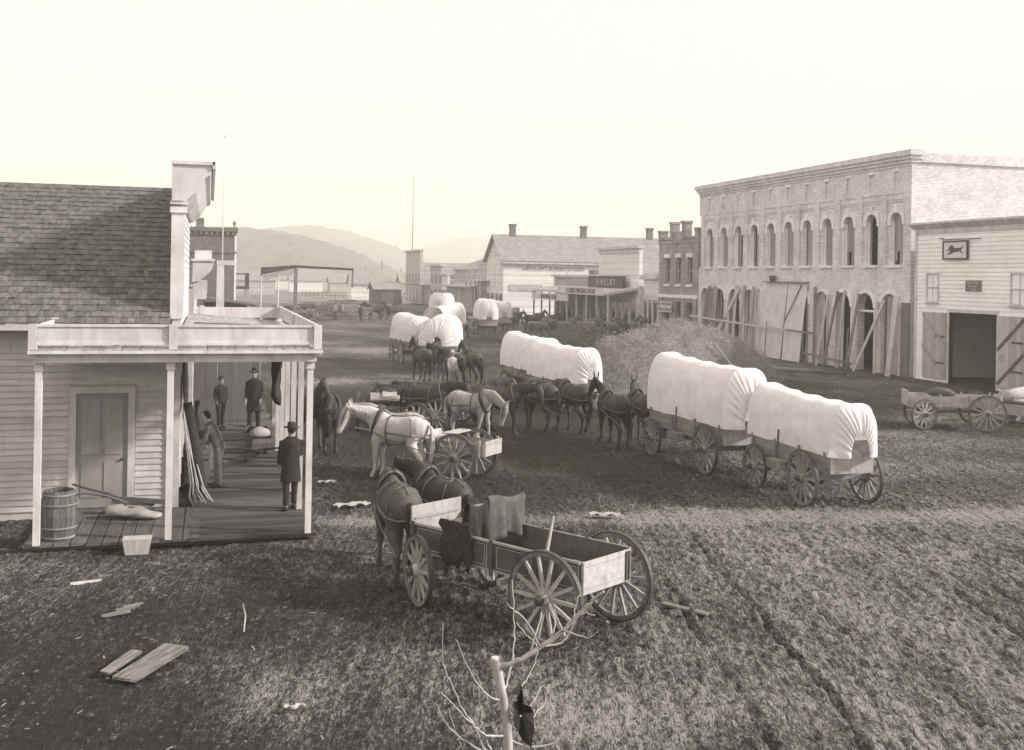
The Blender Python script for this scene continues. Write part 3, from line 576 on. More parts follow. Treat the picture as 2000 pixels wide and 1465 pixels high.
O('cornice', MB().box(LX-.06, LX+.02, 30, 47.18, 7.4, 7.86).box(LX-.38, LX+.3, 29.8, 47.5, 7.86, 7.96).prism([(LX-.06,7.62),(LX-.34,7.86),(LX-.06,7.86)], 17.4, Matrix(((1,0,0,0),(0,0,1,29.9),(0,1,0,0),(0,0,0,1)))), WHITE, lv, world=True)
O('corner_board', MB().box(LX-.045, LX+.0, 46.98, 47.18, .1, 7.4), WHITE, lv, world=True)
O('door_frame', MB().box(LX-.05, LX+.2, LDY0-.12, LDY0, 0, LDZ).box(LX-.05, LX+.2, LDY1, LDY1+.12, 0, LDZ).box(LX-.05, LX+.2, LDY0-.12, LDY1+.12, LDZ, LDZ+.14), WHITE, lv, world=True)
window(lv, 'y', LX-.03, 45.38, 46.18, 4.08, 5.38, -1, 2, 2, WHITE); window(lv, 'y', LX-.03, 39.3, 40.3, 4.05, 5.4, -1, 2, 2, WHITE)
# doors swung open flat against the wall
for y0, y1, nm in ((44.66, 46.4, 1), (39.4, 41.04, -1)):
    dr = O('door', MB().box(LX-.09, LX-.05, y0, y1, .25, 3.5), BOARD, lv, world=True)
    n = 7; w_ = (y1-y0)/n
    for i in range(n): O('door_plank', MB().box(LX-.11+rnd(0,.006), LX-.092, y0+i*w_+.006, y0+(i+1)*w_-.006, .25+rnd(-.02,.02), 3.5), BOARD, dr, world=True)
    a, b = (y1, y0) if nm > 0 else (y0, y1)
    O('brace', MB().beam((LX-.125, a, 3.4), (LX-.125, b, 1.95), .03, .14, (0,0,1)).beam((LX-.125, a, 1.85), (LX-.125, b, .4), .03, .14, (0,0,1)), BOARD2 if nm > 0 else WOODB, dr, world=True)
    for zz in (1.0, 2.3): O('hinge', MB().box(LX-.135, LX-.112, min(a,b)+.05, min(a,b)+.75, zz, zz+.08), IRON, dr, world=True)
O('notice', MB().box(LX-.13, LX-.12, 40.65, 40.95, 1.45, 1.8), PAPER, lv, world=True)
pq = O('sign_board', MB().box(LX-.07, LX-.035, 42.25, 43.32, 4.58, 5.1), mat('grey_sign_paint', .17, .15, 4), lv, world=True)
for i, s in enumerate(('LIVERY FEED', 'AND SALE', 'STABLE')): text('lettering', s, .15, face_mx(LX-.08, 42.785, 4.97-i*.16), mat('sign_letter_pale', .55, .05, 4), pq, .01)
hs = E('horse_sign', (LX-.08, 44.0, 6.1), 'framed hanging sign board with a dark running horse on the livery front', 'sign')
O('board', MB().box(LX-.12, LX-.09, 43.2, 44.86, 6.16, 6.93), mat('sign_cream', .62, .1, 4), hs, world=True)
O('frame', MB().box(LX-.15, LX-.08, 43.13, 43.2, 6.09, 7.0).box(LX-.15, LX-.08, 44.86, 44.93, 6.09, 7.0).box(LX-.15, LX-.08, 43.2, 44.86, 6.93, 7.0).box(LX-.15, LX-.08, 43.2, 44.86, 6.09, 6.16), IRON, hs, world=True)
hp = [(-.50,.02),(-.42,.16),(-.30,.20),(-.36,.27),(-.28,.25),(-.18,.24),(-.06,.10),(.12,.08),(.26,.12),(.36,.08),(.52,.16),(.60,.22),(.50,.05),(.40,-.02),(.50,-.10),(.62,-.18),(.44,-.13),(.32,-.06),(.10,-.10),(-.10,-.10),(-.24,-.16),(-.42,-.22),(-.56,-.20),(-.44,-.14),(-.30,-.06),(-.44,-.02),(-.58,-.08),(-.62,-.02),(-.52,.0),(-.34,.04),(-.38,.08)]
O('horse_figure', MB().prism([(x, y) for x, y in hp], .012, face_mx(LX-.122, 44.03, 6.55)), IRON, hs, world=True)
O('bracket', MB().beam((LX, 44.95, 7.12), (LX-.3, 45.0, 7.14), .04, .04).beam((LX-.11, 42.3, 7.06), (LX-.11, 45.05, 7.06), .035, .035), IRON, hs, world=True)
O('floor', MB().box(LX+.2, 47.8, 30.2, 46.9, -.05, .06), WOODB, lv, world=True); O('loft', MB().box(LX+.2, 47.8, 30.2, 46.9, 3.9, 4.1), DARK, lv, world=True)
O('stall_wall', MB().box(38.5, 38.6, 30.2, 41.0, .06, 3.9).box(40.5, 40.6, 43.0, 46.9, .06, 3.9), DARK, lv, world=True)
# ============================================================ the unfinished brick block
bk = E('brick_block', (41, 60, 0), 'large unfinished brick block with arched openings boarded over, right side', 'building')
BX, BY0, BY1, BT = 34.6, 47.6, 72.4, 11.15
P0, PITCH = 49.27, 2.19; CY = [P0+i*PITCH for i in range(11)]
CY2 = [48.92+i*2.186 for i in range(11)]
W1w, W2w = 1.5, .98
wl = MB(); T = .45
prev = BY0
for c in CY:
    wl.box(BX, BX+T, prev, c-W1w/2, -.3, 4.9); arch_head(wl, BX, BX+T, c, W1w, 3.55, .78, 4.9); prev = c+W1w/2
wl.box(BX, BX+T, prev, BY1, -.3, 4.9); wl.box(BX, BX+T, BY0, BY1, 4.9, 5.85); prev = BY0
for c in CY2:                                    # the recessed panel wall of the upper floor
    wl.box(BX+.13, BX+T, prev, c-W2w/2, 5.85, 8.95); arch_head(wl, BX+.13, BX+T, c, W2w, 8.15, .48, 8.95); prev = c+W2w/2
wl.box(BX+.13, BX+T, prev, BY1, 5.85, 8.95); wl.box(BX+.13, BX+T, BY0, BY1, 8.95, 9.6)
prev = BY0
for c in CY2:                                    # niches of the attic
    wl.box(BX, BX+T, prev, c-.17, 9.6, 10.75); wl.box(BX+.08, BX+T, c-.17, c+.17, 9.6, 10.75); wl.box(BX, BX+.08, c-.17, c+.17, 9.6, 9.8); prev = c+.17
wl.box(BX, BX+T, prev, BY1, 9.6, 10.75); wl.box(BX, BX+T, BY0, BY1, 10.75, BT)
wl.box(BX+T, 52, BY0, BY0+.4, -.3, BT).box(BX+T, 52, BY1-.4, BY1, -.3, BT).box(51.6, 52, BY0+.4, BY1-.4, -.3, BT)
O('wall', wl, BRICK, bk, world=True)
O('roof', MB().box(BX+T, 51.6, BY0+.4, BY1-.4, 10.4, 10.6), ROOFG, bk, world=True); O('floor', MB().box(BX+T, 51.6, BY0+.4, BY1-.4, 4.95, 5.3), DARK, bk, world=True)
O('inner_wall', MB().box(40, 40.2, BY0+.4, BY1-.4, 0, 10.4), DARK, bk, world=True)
for i in range(12):                              # pilasters between the bays
    c = CY2[0]-PITCH/2+i*2.186; a, b = max(c-.26, BY0), min(c+.26, BY1)
    O('pilaster', MB().box(BX+.002, BX+.129, a, b, 5.86, 9.598), BRICK, bk, world=True)
for i, c in enumerate(CY2):
    O('corbel_course', MB().box(BX+.04, BX+.129, c-PITCH/2+.265, c+PITCH/2-.265, 9.3, 9.597).box(BX+.08, BX+.128, c-PITCH/2+.265, c+PITCH/2-.265, 9.18, 9.299), BRICK, bk, world=True)
    O('sill', MB().box(BX-.12, BX+.3, c-W2w/2-.16, c+W2w/2+.16, 5.72, 5.87), TRIM, bk, world=True)
    h = MB(); arch_ring(h, BX+.02, BX+.13, c, W2w+.02, 8.15, .49, .24, 12, .18); hm = O('hood_mould', h, TRIM, bk, world=True)
    O('keystone', MB().hexa([(BX-.03,c-.09,8.6),(BX-.03,c+.09,8.6),(BX+.129,c+.09,8.6),(BX+.129,c-.09,8.6),(BX-.03,c-.15,9.04),(BX-.03,c+.15,9.04),(BX+.129,c+.15,9.04),(BX+.129,c-.15,9.04)]), TRIM, hm, world=True)
    O('reveal_frame', MB().box(BX+.2, BX+.28, c-W2w/2, c-W2w/2+.1, 5.87, 8.2).box(BX+.2, BX+.28, c+W2w/2-.1, c+W2w/2, 5.87, 8.2), TRIM, bk, world=True)
    k = 0
    if i in (1,): continue                       # one opening stands empty and dark
    top = 8.3 if i not in (7, 8) else 7.6
    y = c-W2w/2+.1
    gaps = {7: (2,), 8: (1, 3), 4: (3,)}.get(i, ())
    while y < c+W2w/2-.12:
        w_ = min(rnd(.15, .24), c+W2w/2-.1-y)
        if k not in gaps: O('window_board', MB().box(BX+.29, BX+.32, y, y+w_-.008, 5.87+(rnd(0,.9) if i in (0, 2) and rnd(0,1) < .5 else 0), 8.62-.25*abs(y+w_/2-c)), mat('window_board', .30, .2, 3, (3,3,.3), bump=.1, rndv=.2), bk, world=True)
        y += w_; k += 1
for i, c in enumerate(CY):
    h = MB(); arch_ring(h, BX-.06, BX+.05, c, W1w+.02, 3.55, .79, .2, 12); O('arch_moulding', h, TRIM, bk, world=True)
    O('niche_cap', MB().box(BX-.05, BX+.02, CY2[i]-.26, CY2[i]+.26, 10.76, 10.92), TRIM, bk, world=True)
    if i in (1, 8): gaps = None
    elif i == 2: gaps = (0, 1, 2)
    else: gaps = (random.choice((1, 2, 4, 5)),)
    if gaps is None:
        if i == 1: O('transom', MB().box(BX+.1, BX+.18, c-.74, c+.74, 3.3, 3.42), TRIM, bk, world=True)
        continue
    y = c-W1w/2; k = 0
    while y < c+W1w/2-.05:
        w_ = min(rnd(.17, .28), c+W1w/2-y); dz = math.sqrt(max(0, 1-((y+w_/2-c)/(W1w/2))**2))*.78
        if k not in gaps: O('arch_board', MB().hexa([(BX+.08,y,0),(BX+.11,y,0),(BX+.11,y+w_-.012,0),(BX+.08,y+w_-.012,0),(BX+.12,y,3.5+dz),(BX+.15,y,3.5+dz),(BX+.15,y+w_-.012,3.5+dz),(BX+.12,y+w_-.012,3.5+dz)]).jit(.008), mat('arch_board', .42, .2, 4, (3,3,.3), bump=.15, rndv=.28), bk, world=True)
        y += w_; k += 1
O('cornice', MB().box(BX-.10, BX+.5, BY0-.1, BY1+.1, BT-.02, BT+.16).box(BX-.2, BX+.5, BY0-.2, BY1+.2, BT+.16, BT+.34).box(BX-.3, BX+.5, BY0-.3, BY1+.3, BT+.34, BT+.62).box(BX-.06, BX+.0, BY0, BY1, 10.98, 11.05), BRICK, bk, world=True)
O('side_cornice', MB().box(BX+.5, 52.1, BY0-.12, BY0+.4, BT, BT+.5), BRICK, bk, world=True)
O('corner_pier', MB().box(BX-.10, BX+.0, 47.55, 48.2, -.2, 3.9), BRICKD, bk, world=True)
# boards, poles and sheets leaning on the block, each its own thing
lean = [(56.6,57.5,5.0,'wide'),(57.55,58.5,5.05,'wide')]
def sheet(name, y0, y1, z1, x_foot, label, m, fold=.05, g=None):
    rows = []
    for j in range(9):
        t = j/8; rows.append([(BX-.1-(x_foot*(1-t)) - fold*math.sin(i*1.7+j*.4)*(1-t*.6), y0+(y1-y0)*i/14, -.02+z1*t) for i in range(15)])
    return O(name, MB().grid(rows), m, smooth=True, label=label, cat='canvas', group=g)
sheet('canvas_sheet', 59.55, 62.2, 4.85, .45, 'widest pale sheet hung over the middle of the brick block front', CANVAS, .03)
sheet('canvas_sheet', 57.25, 59.4, 4.75, .5, 'pale sheet with a slanting pole right of the widest sheet', CANVAS, .05)
sheet('canvas_sheet', 62.3, 63.2, 4.5, .3, 'leftmost pale sheet on the brick block front', CANVAS, .05)
sheet('canvas_sheet', 48.35, 48.75, 4.3, .5, 'narrow crumpled cloth hanging down the rightmost ground arch', CANVAS, .09)
def pole(y0, z0, y1, z1, xf, label, w_=.16, m=BOARD, th=.05):
    return O('leaning_plank', MB().beam((BX-.12-xf, y0, z0), (BX-.12, y1, z1), w_, th, (1,0,0)), m, label=label, cat='plank', group='planks leaning on the brick block')
pole(68.4, 0, 65.9, 4.4, 1.0, 'broad plank leaning steeply left on the brick block front', .30)
pole(62.0, 0, 63.6, 4.3, .8, 'thin plank leaning right between the boarded arches', .14)
pole(66.0, 0, 66.3, 4.6, .4, 'upright plank fixed to the second boarded arch from the hay', .34)
pole(63.8, 0, 63.9, 4.5, .4, 'upright plank propped beside the leaning thin one', .30)
pole(54.6, 0, 54.0, 4.4, .5, 'upright pole standing at the third arch from the right end', .12, WOODG, .1)
pole(51.2, 0, 49.6, 4.0, .8, 'pale plank slanting at the rightmost arch of the brick block', .16)
pole(59.2, 2.4, 57.9, 4.7, .4, 'thin dark pole slanting on the right-hand sheet', .06, WOODB)
for i, q_ in enumerate(('leftmost', 'second', 'third', 'fourth', 'fifth')): pole(70.9-i*.42, 0, 70.8-i*.42, 4.3+.2*(i % 2), .3, q_+' upright board from the far left end of the brick block front', .30, WOODG)
for i, (q_, yy, dy_, zt) in enumerate((('first', 49.9, .3, 3.9), ('second', 52.4, -.5, 4.3), ('third', 53.2, .1, 4.5), ('fourth', 55.2, -.2, 4.2), ('fifth', 55.9, .5, 4.6), ('sixth', 63.6, -.4, 4.4), ('seventh', 64.9, .2, 4.6), ('eighth', 67.6, -.6, 4.1), ('ninth', 69.0, .3, 4.4))):
    pole(yy, 0, yy+dy_, zt, .35+.08*(i % 4), q_+' of the narrow propped planks on the brick block, from the right', rnd(.14, .26), (BOARD, WOODG, BOARD2)[i % 3])
sf = E('scaffold_rail', (BX-.5, 63, 0), 'long horizontal scaffold rail across the boarded arches', 'scaffold')
O('rail', MB().beam((BX-.75, 72.2, 2.3), (BX-.7, 58.5, 1.9), .05, .14), BOARD, sf, world=True); O('rail', MB().beam((BX-.8, 58.4, 1.95), (BX-.75, 55.3, 1.9), .05, .12), WOODG, sf, world=True); O('rail', MB().beam((BX-.8, 56.4, .7), (BX-.75, 51.6, .45), .07, .12), WOODG, sf, world=True)
for yy in (72, 67, 61, 56.2, 52): O('standard', MB().tube([(BX-.85,yy,-.1),(BX-.7,yy,2.4)], .04, 6), WOODG, sf, world=True)
for yy, lb in ((61.2, 'small dark mortar tub on the ledge over the hung sheets'),):
    O('mortar_tub', MB().lathe([(.17,0),(.21,.36),(.18,.36),(.15,.06)], 10, Matrix.Translation((BX-.25, yy, 4.9))), WOODB, label=lb, cat='tub')
O('sheet_ledge', MB().box(BX-.30, BX-.04, 57.2, 62.3, 4.84, 4.90), WOODG, sf, world=True)
# ============================================================ stone store and the frame shops further on
sn = E('stone_store', (40, 76, 0), 'small two storey stone store with stepped parapet and piers', 'building')
so_ = MB(); ops = [(73.3,74.5),(75.4,76.5),(77.4,78.6)]
def wall_open(mb, x0, x1, y0, y1, z0, z1, holes):
    ysp = sorted(set([y0, y1]+[h for a in holes for h in a[:2]]))
    for a, b in zip(ysp[:-1], ysp[1:]):
        hz = [h for h in holes if h[0] <= a+.001 and h[1] >= b-.001]; z = z0
        for h in sorted(hz, key=lambda q: q[2]):
            if h[2] > z: mb.box(x0, x1, a, b, z, h[2])
            z = h[3]
        if z < z1: mb.box(x0, x1, a, b, z, z1)
hol = [(a, b, .2, 3.2) for a, b in ops] + [(73.5,74.3,4.55,6.6),(75.55,76.35,4.55,6.6),(77.6,78.4,4.55,6.6)]
wall_open(so_, 34.6, 35.0, 72.5, 79.7, -.2, 8.0, hol); so_.box(35, 48, 72.5, 72.8, 0, 7.8).box(35, 48, 79.4, 79.7, 0, 7.8)
O('wall', so_, STONE, sn, world=True)
O('parapet', MB().box(34.55, 35.05, 72.4, 79.8, 7.7, 7.95).box(34.58, 35.0, 75.0, 77.2, 7.95, 8.6).box(34.6, 34.98, 72.5, 79.7, 7.95, 8.2), STONE, sn, world=True)
for yy, zz in ((72.7, 8.6), (75.0, 9.2), (77.2, 9.2), (79.4, 8.6)): O('pier', MB().box(34.5, 35.1, yy-.28, yy+.28, 7.95, zz).box(34.44, 35.16, yy-.34, yy+.34, zz, zz+.18), STONE, sn, world=True)
O('band', MB().box(34.5, 34.6, 72.5, 79.7, 3.5, 3.75), TRIM, sn, world=True)
for a, b, c, e in hol[3:]:
    window(sn, 'y', 34.75, a+.02, b-.02, c+.08, e-.06, -1, 1, 2, WHITE, sill=False); O('lintel', MB().box(34.5, 34.62, a-.1, b+.1, e, e+.3), TRIM, sn, world=True); O('sill', MB().box(34.48, 34.62, a-.1, b+.1, c-.18, c), TRIM, sn, world=True)
for a, b in ops: O('doorway', MB().box(34.86, 34.92, a, b, .2, 3.2), GLASS, sn, world=True)
for yy in (72.9, 74.95, 76.95, 79.1): O('pilaster', MB().box(34.5, 34.6, yy-.3, yy+.3, -.1, 3.5), STONE, sn, world=True)
O('roof', MB().box(35, 48, 72.8, 79.4, 7.2, 7.4), ROOFG, sn, world=True)
sg = E('shop_sign', (34.3, 78.0, 2.3), 'small white two-line sign board hung on the stone store', 'sign')
O('board', MB().box(34.33, 34.38, 76.6, 79.4, 2.35, 3.2), WHITE, sg, world=True)
for i, s in enumerate(('FIRST NATIONAL', 'GOODS & WARES')): text('lettering', s, .36, face_mx(34.32, 78.0, 2.98-i*.42), IRON, sg, .01)
O('hanger', MB().beam((34.36,76.8,3.2),(34.5,76.8,3.5),.04,.04).beam((34.36,79.2,3.2),(34.5,79.2,3.5),.04,.04), IRON, sg, world=True)
# low white shop next to the stone store
lw = E('low_shop', (38, 82, 0), 'low white single storey shop squeezed beside the stone store', 'shop')
O('wall', MB().box(34.9, 44, 80.1, 83.4, 0, 4.9), SIDING, lw, world=True); O('cornice', MB().box(34.6, 35.1, 80.0, 83.6, 4.9, 5.05).box(34.7, 34.9, 80.05, 83.5, 5.05, 5.3).box(34.75, 34.9, 80.05, 83.5, 3.2, 3.6), WHITE, lw, world=True)
for a, b in ((80.4, 81.1), (81.5, 82.1), (82.5, 83.1)): O('shop_window', MB().box(34.82, 34.89, a, b, .7, 3.0), GLASS, lw, world=True)
for yy in (80.2, 81.3, 82.3, 83.3): O('pilaster', MB().box(34.75, 34.9, yy-.12, yy+.12, 0, 3.2), WHITE, lw, world=True)
# false fronted shop with the dark jeweller's sign
jw = E('false_front_shop', (39, 88, 0), 'tall white false fronted shop with dark framed sign over its porch', 'shop')
O('wall', MB().box(34.9, 46, 83.9, 93.4, 0, 5.3).box(34.6, 34.9, 83.8, 93.5, 0, 7.5), SIDING, jw, world=True)
O('roof', MB().add([(34.9,83.6,5.2),(46.3,83.6,5.2),(46.3,93.7,5.2),(34.9,93.7,5.2),(34.9,88.65,7.3),(46.3,88.65,7.3)], [(0,1,5,4),(2,3,4,5),(0,4,3),(1,2,5)]), ROOFG, jw, world=True)
O('cornice', MB().box(34.35, 35.0, 83.6, 93.7, 7.5, 7.72).box(34.52, 34.6, 83.8, 93.5, 7.1, 7.5), WHITE, jw, world=True)
for a, b in ((84.3,85.3),(86.0,86.9),(87.6,88.4),(89.0,89.9),(90.6,91.4),(92.0,92.9)): O('shop_window', MB().box(34.54, 34.595, a, b, .5, 3.1), GLASS, jw, world=True)
for yy in (84, 85.65, 87.25, 88.7, 90.25, 91.7, 93.2): O('pilaster', MB().box(34.45, 34.6, yy-.14, yy+.14, 0, 3.3), WHITE, jw, world=True)
pr = O('porch_roof', MB().hexa([(31.9,84,3.5),(34.6,84,3.95),(34.6,105.5,3.95),(31.9,105.5,3.5),(31.9,84,3.72),(34.6,84,4.17),(34.6,105.5,4.17),(31.9,105.5,3.72)]), WHITE2, jw, world=True)
for i in range(9): O('post', MB().box(31.95, 32.07, 84.2+i*2.65, 84.32+i*2.65, 0, 3.5), WHITE if i < 5 else WOODB, pr, world=True)
js = E('jewelry_sign', (34.2, 90, 4.2), 'dark framed JEWELRY sign standing on the shop porch roof', 'sign')
O('board', MB().box(34.0, 34.1, 85.9, 94.4, 4.15, 5.0), mat('sign_slate', .10, .2, 3), js, world=True); O('frame', MB().box(33.95, 34.15, 85.8, 94.5, 5.0, 5.12).box(33.95, 34.15, 85.8, 94.5, 4.03, 4.15).box(33.95, 34.15, 85.75, 85.9, 4.03, 5.12).box(33.95, 34.15, 94.4, 94.55, 4.03, 5.12), IRON, js, world=True)
text('lettering', 'J E W E L R Y', .85, face_mx(33.98, 90.15, 4.57), MATS['sign_letter_pale'], js, .02)
ps = E('printing_sign', (31.8, 92, 3.3), 'long white lettered board along the shop porch eave', 'sign')
O('board', MB().box(31.78, 31.84, 84.6, 97, 3.45, 4.05), WHITE, ps, world=True); text('lettering', 'COURIER PRINTING HOUSE', .62, face_mx(31.76, 90.6, 3.76), mat('sign_letter_dark', .12, .1, 4), ps, .02)
hw = E('hardware_sign', (32, 102, 3), 'white sign board with dark letters under the porch eave left of the printing board', 'sign')
O('board', MB().box(31.6, 31.68, 93.5, 105, 2.75, 3.38), WHITE, hw, world=True); text('lettering', 'HARDWARE STORE', .6, face_mx(31.58, 99.3, 3.05), MATS['sign_letter_dark'], hw, .02)
# small bracketed shop
sb = E('bracketed_shop', (39, 100, 0), 'grey fronted shop with bracketed cornice below the grocery sign', 'shop')
O('wall', MB().box(34.7, 46, 93.8, 107, 0, 5.0), SIDINGG, sb, world=True); O('cornice', MB().box(34.3, 35, 93.7, 107.2, 5.0, 5.25), WHITE, sb, world=True); O('sign_panel', MB().box(34.62, 34.7, 106.2, 107, 4.2, 5.0), WHITE, sb, world=True)
for i in range(11): O('bracket', MB().box(34.4, 34.7, 94.2+i*.6, 94.36+i*.6, 4.55, 5.0), WHITE, sb, world=True)
for i in range(7): O('shop_window', MB().box(34.64, 34.69, 94.4+i*1.8, 95.5+i*1.8, .4, 2.6), GLASS, sb, world=True)
for i in range(7): O('pilaster', MB().box(34.6, 34.7, 95.7+i*1.8, 95.95+i*1.8, 0, 2.75), WHITE, sb, world=True)
O('chimney', MB().box(35.5, 36.1, 97.5, 98.8, 5.0, 5.7), BRICKD, sb, world=True); O('roof', MB().box(35, 46, 94, 106.8, 4.9, 5.02), ROOFG, sb, world=True)
# the big white grocery
gr = gable_house('grocery_house', 34.6, 57.5, 127, 135.2, 7.1, 10.1, 'x', SIDING, ROOFG, 'big white gabled grocery and feed store with three chimneys', 'store', .5, ((36.8, 131.1, 11.6), (46.3, 131.1, 11.6), (55.5, 131.1, 11.6)))
O('eave_cornice', MB().box(34.2, 57.9, 126.5, 127, 6.55, 6.8).box(34.2, 57.9, 126.85, 127, 6.2, 6.55), WHITE, gr, world=True)
window(gr, 'x', 127, 41.2, 42.8, 3.6, 6.0, -1, 2, 2, WHITE)
gs = O('sign_panel', MB().box(37.3, 44.6, 126.9, 126.97, 6.05+.1, 6.9-.35), WHITE, gr, world=True)
text('lettering', 'GROCERY & FEED STORE', .72, face_my(40.95, 126.88, 6.0), mat('sign_letter_grey', .2, .1, 4), gs, .02)
O('sign_panel', MB().box(35.4, 39.6, 126.9, 126.97, 3.2, 4.0), WHITE2, gr, world=True)
for yy in (128.2, 131.1, 134): window(gr, 'y', 34.6, yy-.4, yy+.4, 4.2, 6.0, -1, 1, 2, WHITE)
window(gr, 'y', 34.6, 130.7, 131.5, 7.6, 9.0, -1, 1, 2, WHITE)
for yy in (128, 130, 132.2, 134.2): O('shop_window', MB().box(34.55, 34.6, yy-.6, yy+.6, .4, 2.8), GLASS, gr, world=True)
# narrow grey shop with rooftop letters, sheds and false fronts down to the end of the street
ng = E('narrow_shop', (38, 138, 0), 'narrow grey shop with white letters standing along its balcony', 'shop')
O('wall', MB().box(34.8, 44, 135.8, 141.2, 0, 6.9), SIDINGG, ng, world=True); bl = O('balcony', MB().box(33.2, 34.8, 133.5, 141.6, 4.3, 4.5), WHITE, ng, world=True)
text('lettering', 'STOVES', 1.5, face_mx(33.2, 137.6, 5.15), WHITE, bl, .05)
for yy in (133.7, 136.5, 139, 141.4): O('post', MB().box(33.25, 33.4, yy-.07, yy+.07, 0, 4.3), WHITE2, bl, world=True)
for a in (136.6, 138.5, 140.4): O('shop_window', MB().box(34.72, 34.8, a-.6, a+.6, .4, 3.2), GLASS, ng, world=True)
def board_shed(name, y0, y1, zw, zr, label, front=34.6):
    t = E(name, (39, (y0+y1)/2, 0), label, 'shed')
    O('wall', MB().box(front, 44, y0, y1, 0, zw), PLANKX, t, world=True)
    n = int((y1-y0)/.55)
    for i in range(n): O('board', MB().box(front-.06, front-.01, y0+i*.55, y0+i*.55+.42, 0, zw+rnd(-.05,.05)), mat('shed_board', .34, .2, 3, (3,3,.4), bump=.1, rndv=.3), t, world=True)
    O('roof', MB().hexa([(front-.6,y0-.2,zw),(44,y0-.2,zr),(44,y1+.2,zr),(front-.6,y1+.2,zw),(front-.6,y0-.2,zw+.15),(44,y0-.2,zr+.15),(44,y1+.2,zr+.15),(front-.6,y1+.2,zw+.15)]), ROOFG, t, world=True); return t
board_shed('board_shed', 142.5, 158.5, 3.3, 5.4, 'long shed of upright boards left of the narrow grey shop')
board_shed('board_shed', 175, 199, 3.2, 4.8, 'long low board shed at the far end of the right row', 35.2)
gable_house('far_house', 40, 56, 143, 178, 6.0, 8.9, 'y', SIDINGG, ROOFG, 'long grey roofed house behind the board sheds with two chimneys', 'house', .4, ((48, 158, 10.4), (48, 154, 10.1)))
for y0, y1, z, lb, mm in ((180.5, 195.4, 9.1, 'tall pale false front at the far end of the right row', WHITE2), (163, 172.5, 6.4, 'grey false front shop between the far board sheds', SIDINGG), (159, 163, 5.0, 'low white false front beside the long board shed', SIDING)):
    t = E('false_front_shop', (39, (y0+y1)/2, 0), lb, 'shop'); O('wall', MB().box(34.6, 34.9, y0, y1, 0, z), mm, t, world=True); O('body', MB().box(34.9, 45, y0+.2, y1-.2, 0, z-2), SIDINGG, t, world=True)
    O('cornice', MB().box(34.2, 35, y0-.2, y1+.2, z, z+.3), WHITE, t, world=True); O('corner_board', MB().box(34.5, 34.6, y0, y0+.35, 0, z), WHITE, t, world=True)
    n = max(2, int((y1-y0)/2.6))
    for i in range(n):
        c = y0+(i+.5)*(y1-y0)/n; O('window', MB().box(34.52, 34.6, c-.5, c+.5, .5, 2.7), GLASS, t, world=True)
        if z > 6: O('window', MB().box(34.52, 34.6, c-.4, c+.4, 3.8, 5.2), GLASS, t, world=True)
    if z > 9: O('flag_staff', MB().tube([(34.8,190,z),(34.8,190,z+14)], [.09,.03], 6), WOODG, t, world=True)
# small buildings at the end of the street and in the valley
def small(name, px, py, Y, w_, d_, ze, zr, m, label, win=True):
    p = at(px, py, Y); t = gable_house(name, p.x-w_/2, p.x+w_/2, Y, Y+d_, ze, zr, 'x', m, ROOFG, label, 'house', .3)
    if win: window(t, 'x', Y, p.x-.5, p.x+.5, 1.2, ze-.6, -1, 1, 2, WHITE2, sill=False)
    return t
small('far_house', 712, 575, 215, 5.2, 7, 3.0, 5.2, SIDING, 'white cottage with one window at the end of the street')
sh = small('plank_shed', 757, 590, 180, 4.6, 6, 2.5, 3.7, PLANKX, 'grey plank shed with a low gable at the end of the street', False)
O('door', MB().box(at(757,590,180).x-1.0, at(757,590,180).x+1.0, 179.9, 179.98, 0, 2.0), WOODB, sh, world=True)
tp = E('tepee', (at(776,560,188).x, 188, 0), 'dark pointed tent-like stack of poles beside the plank shed', 'tent')
O('poles', MB().lathe([(1.0,0),(.6,2.2),(.1,4.6),(.02,5.1)], 9, Matrix.Translation((at(776,560,188).x, 188, 0))), WOODB, tp, world=True)
for i, (px, Y, w_, d_, ze, zr, mm, lb) in enumerate(((598, 300, 9, 6, 3, 5.2, SIDING, 'white cabin in the valley right of the awning post'), (620, 330, 10, 7, 3.4, 6.0, SIDINGG, 'grey gabled cabin in the valley'), (648, 360, 14, 7, 3, 5, SIDING, 'long low white building in the valley'), (672, 300, 8, 6, 2.6, 4.4, SIDINGG, 'small grey hut left of the white cottage'), (545, 340, 12, 8, 3, 5.5, SIDING, 'pale cabin seen under the awning frame'), (500, 260, 9, 6, 3.2, 5.4, SIDINGG, 'grey cabin left of the awning frame'))):
    small('cabin', px, 580, Y, w_, d_, ze, zr, mm, lb, False)
fc = E('rail_fence', (10, 240, 0), 'long low rail fence across the valley behind the street', 'fence')
a, b = at(590, 575, 240), at(790, 580, 235)
for i in range(26):
    t_ = i/25; p = a.lerp(b, t_); O('post', MB().box(p.x-.08, p.x+.08, p.y-.08, p.y+.08, -1.2, 1.1), WOODG, fc, world=True)
for zz in (.2, .8): O('rail', MB().beam((a.x, a.y, zz), (b.x, b.y, zz), .06, .14), WOODG, fc, world=True)
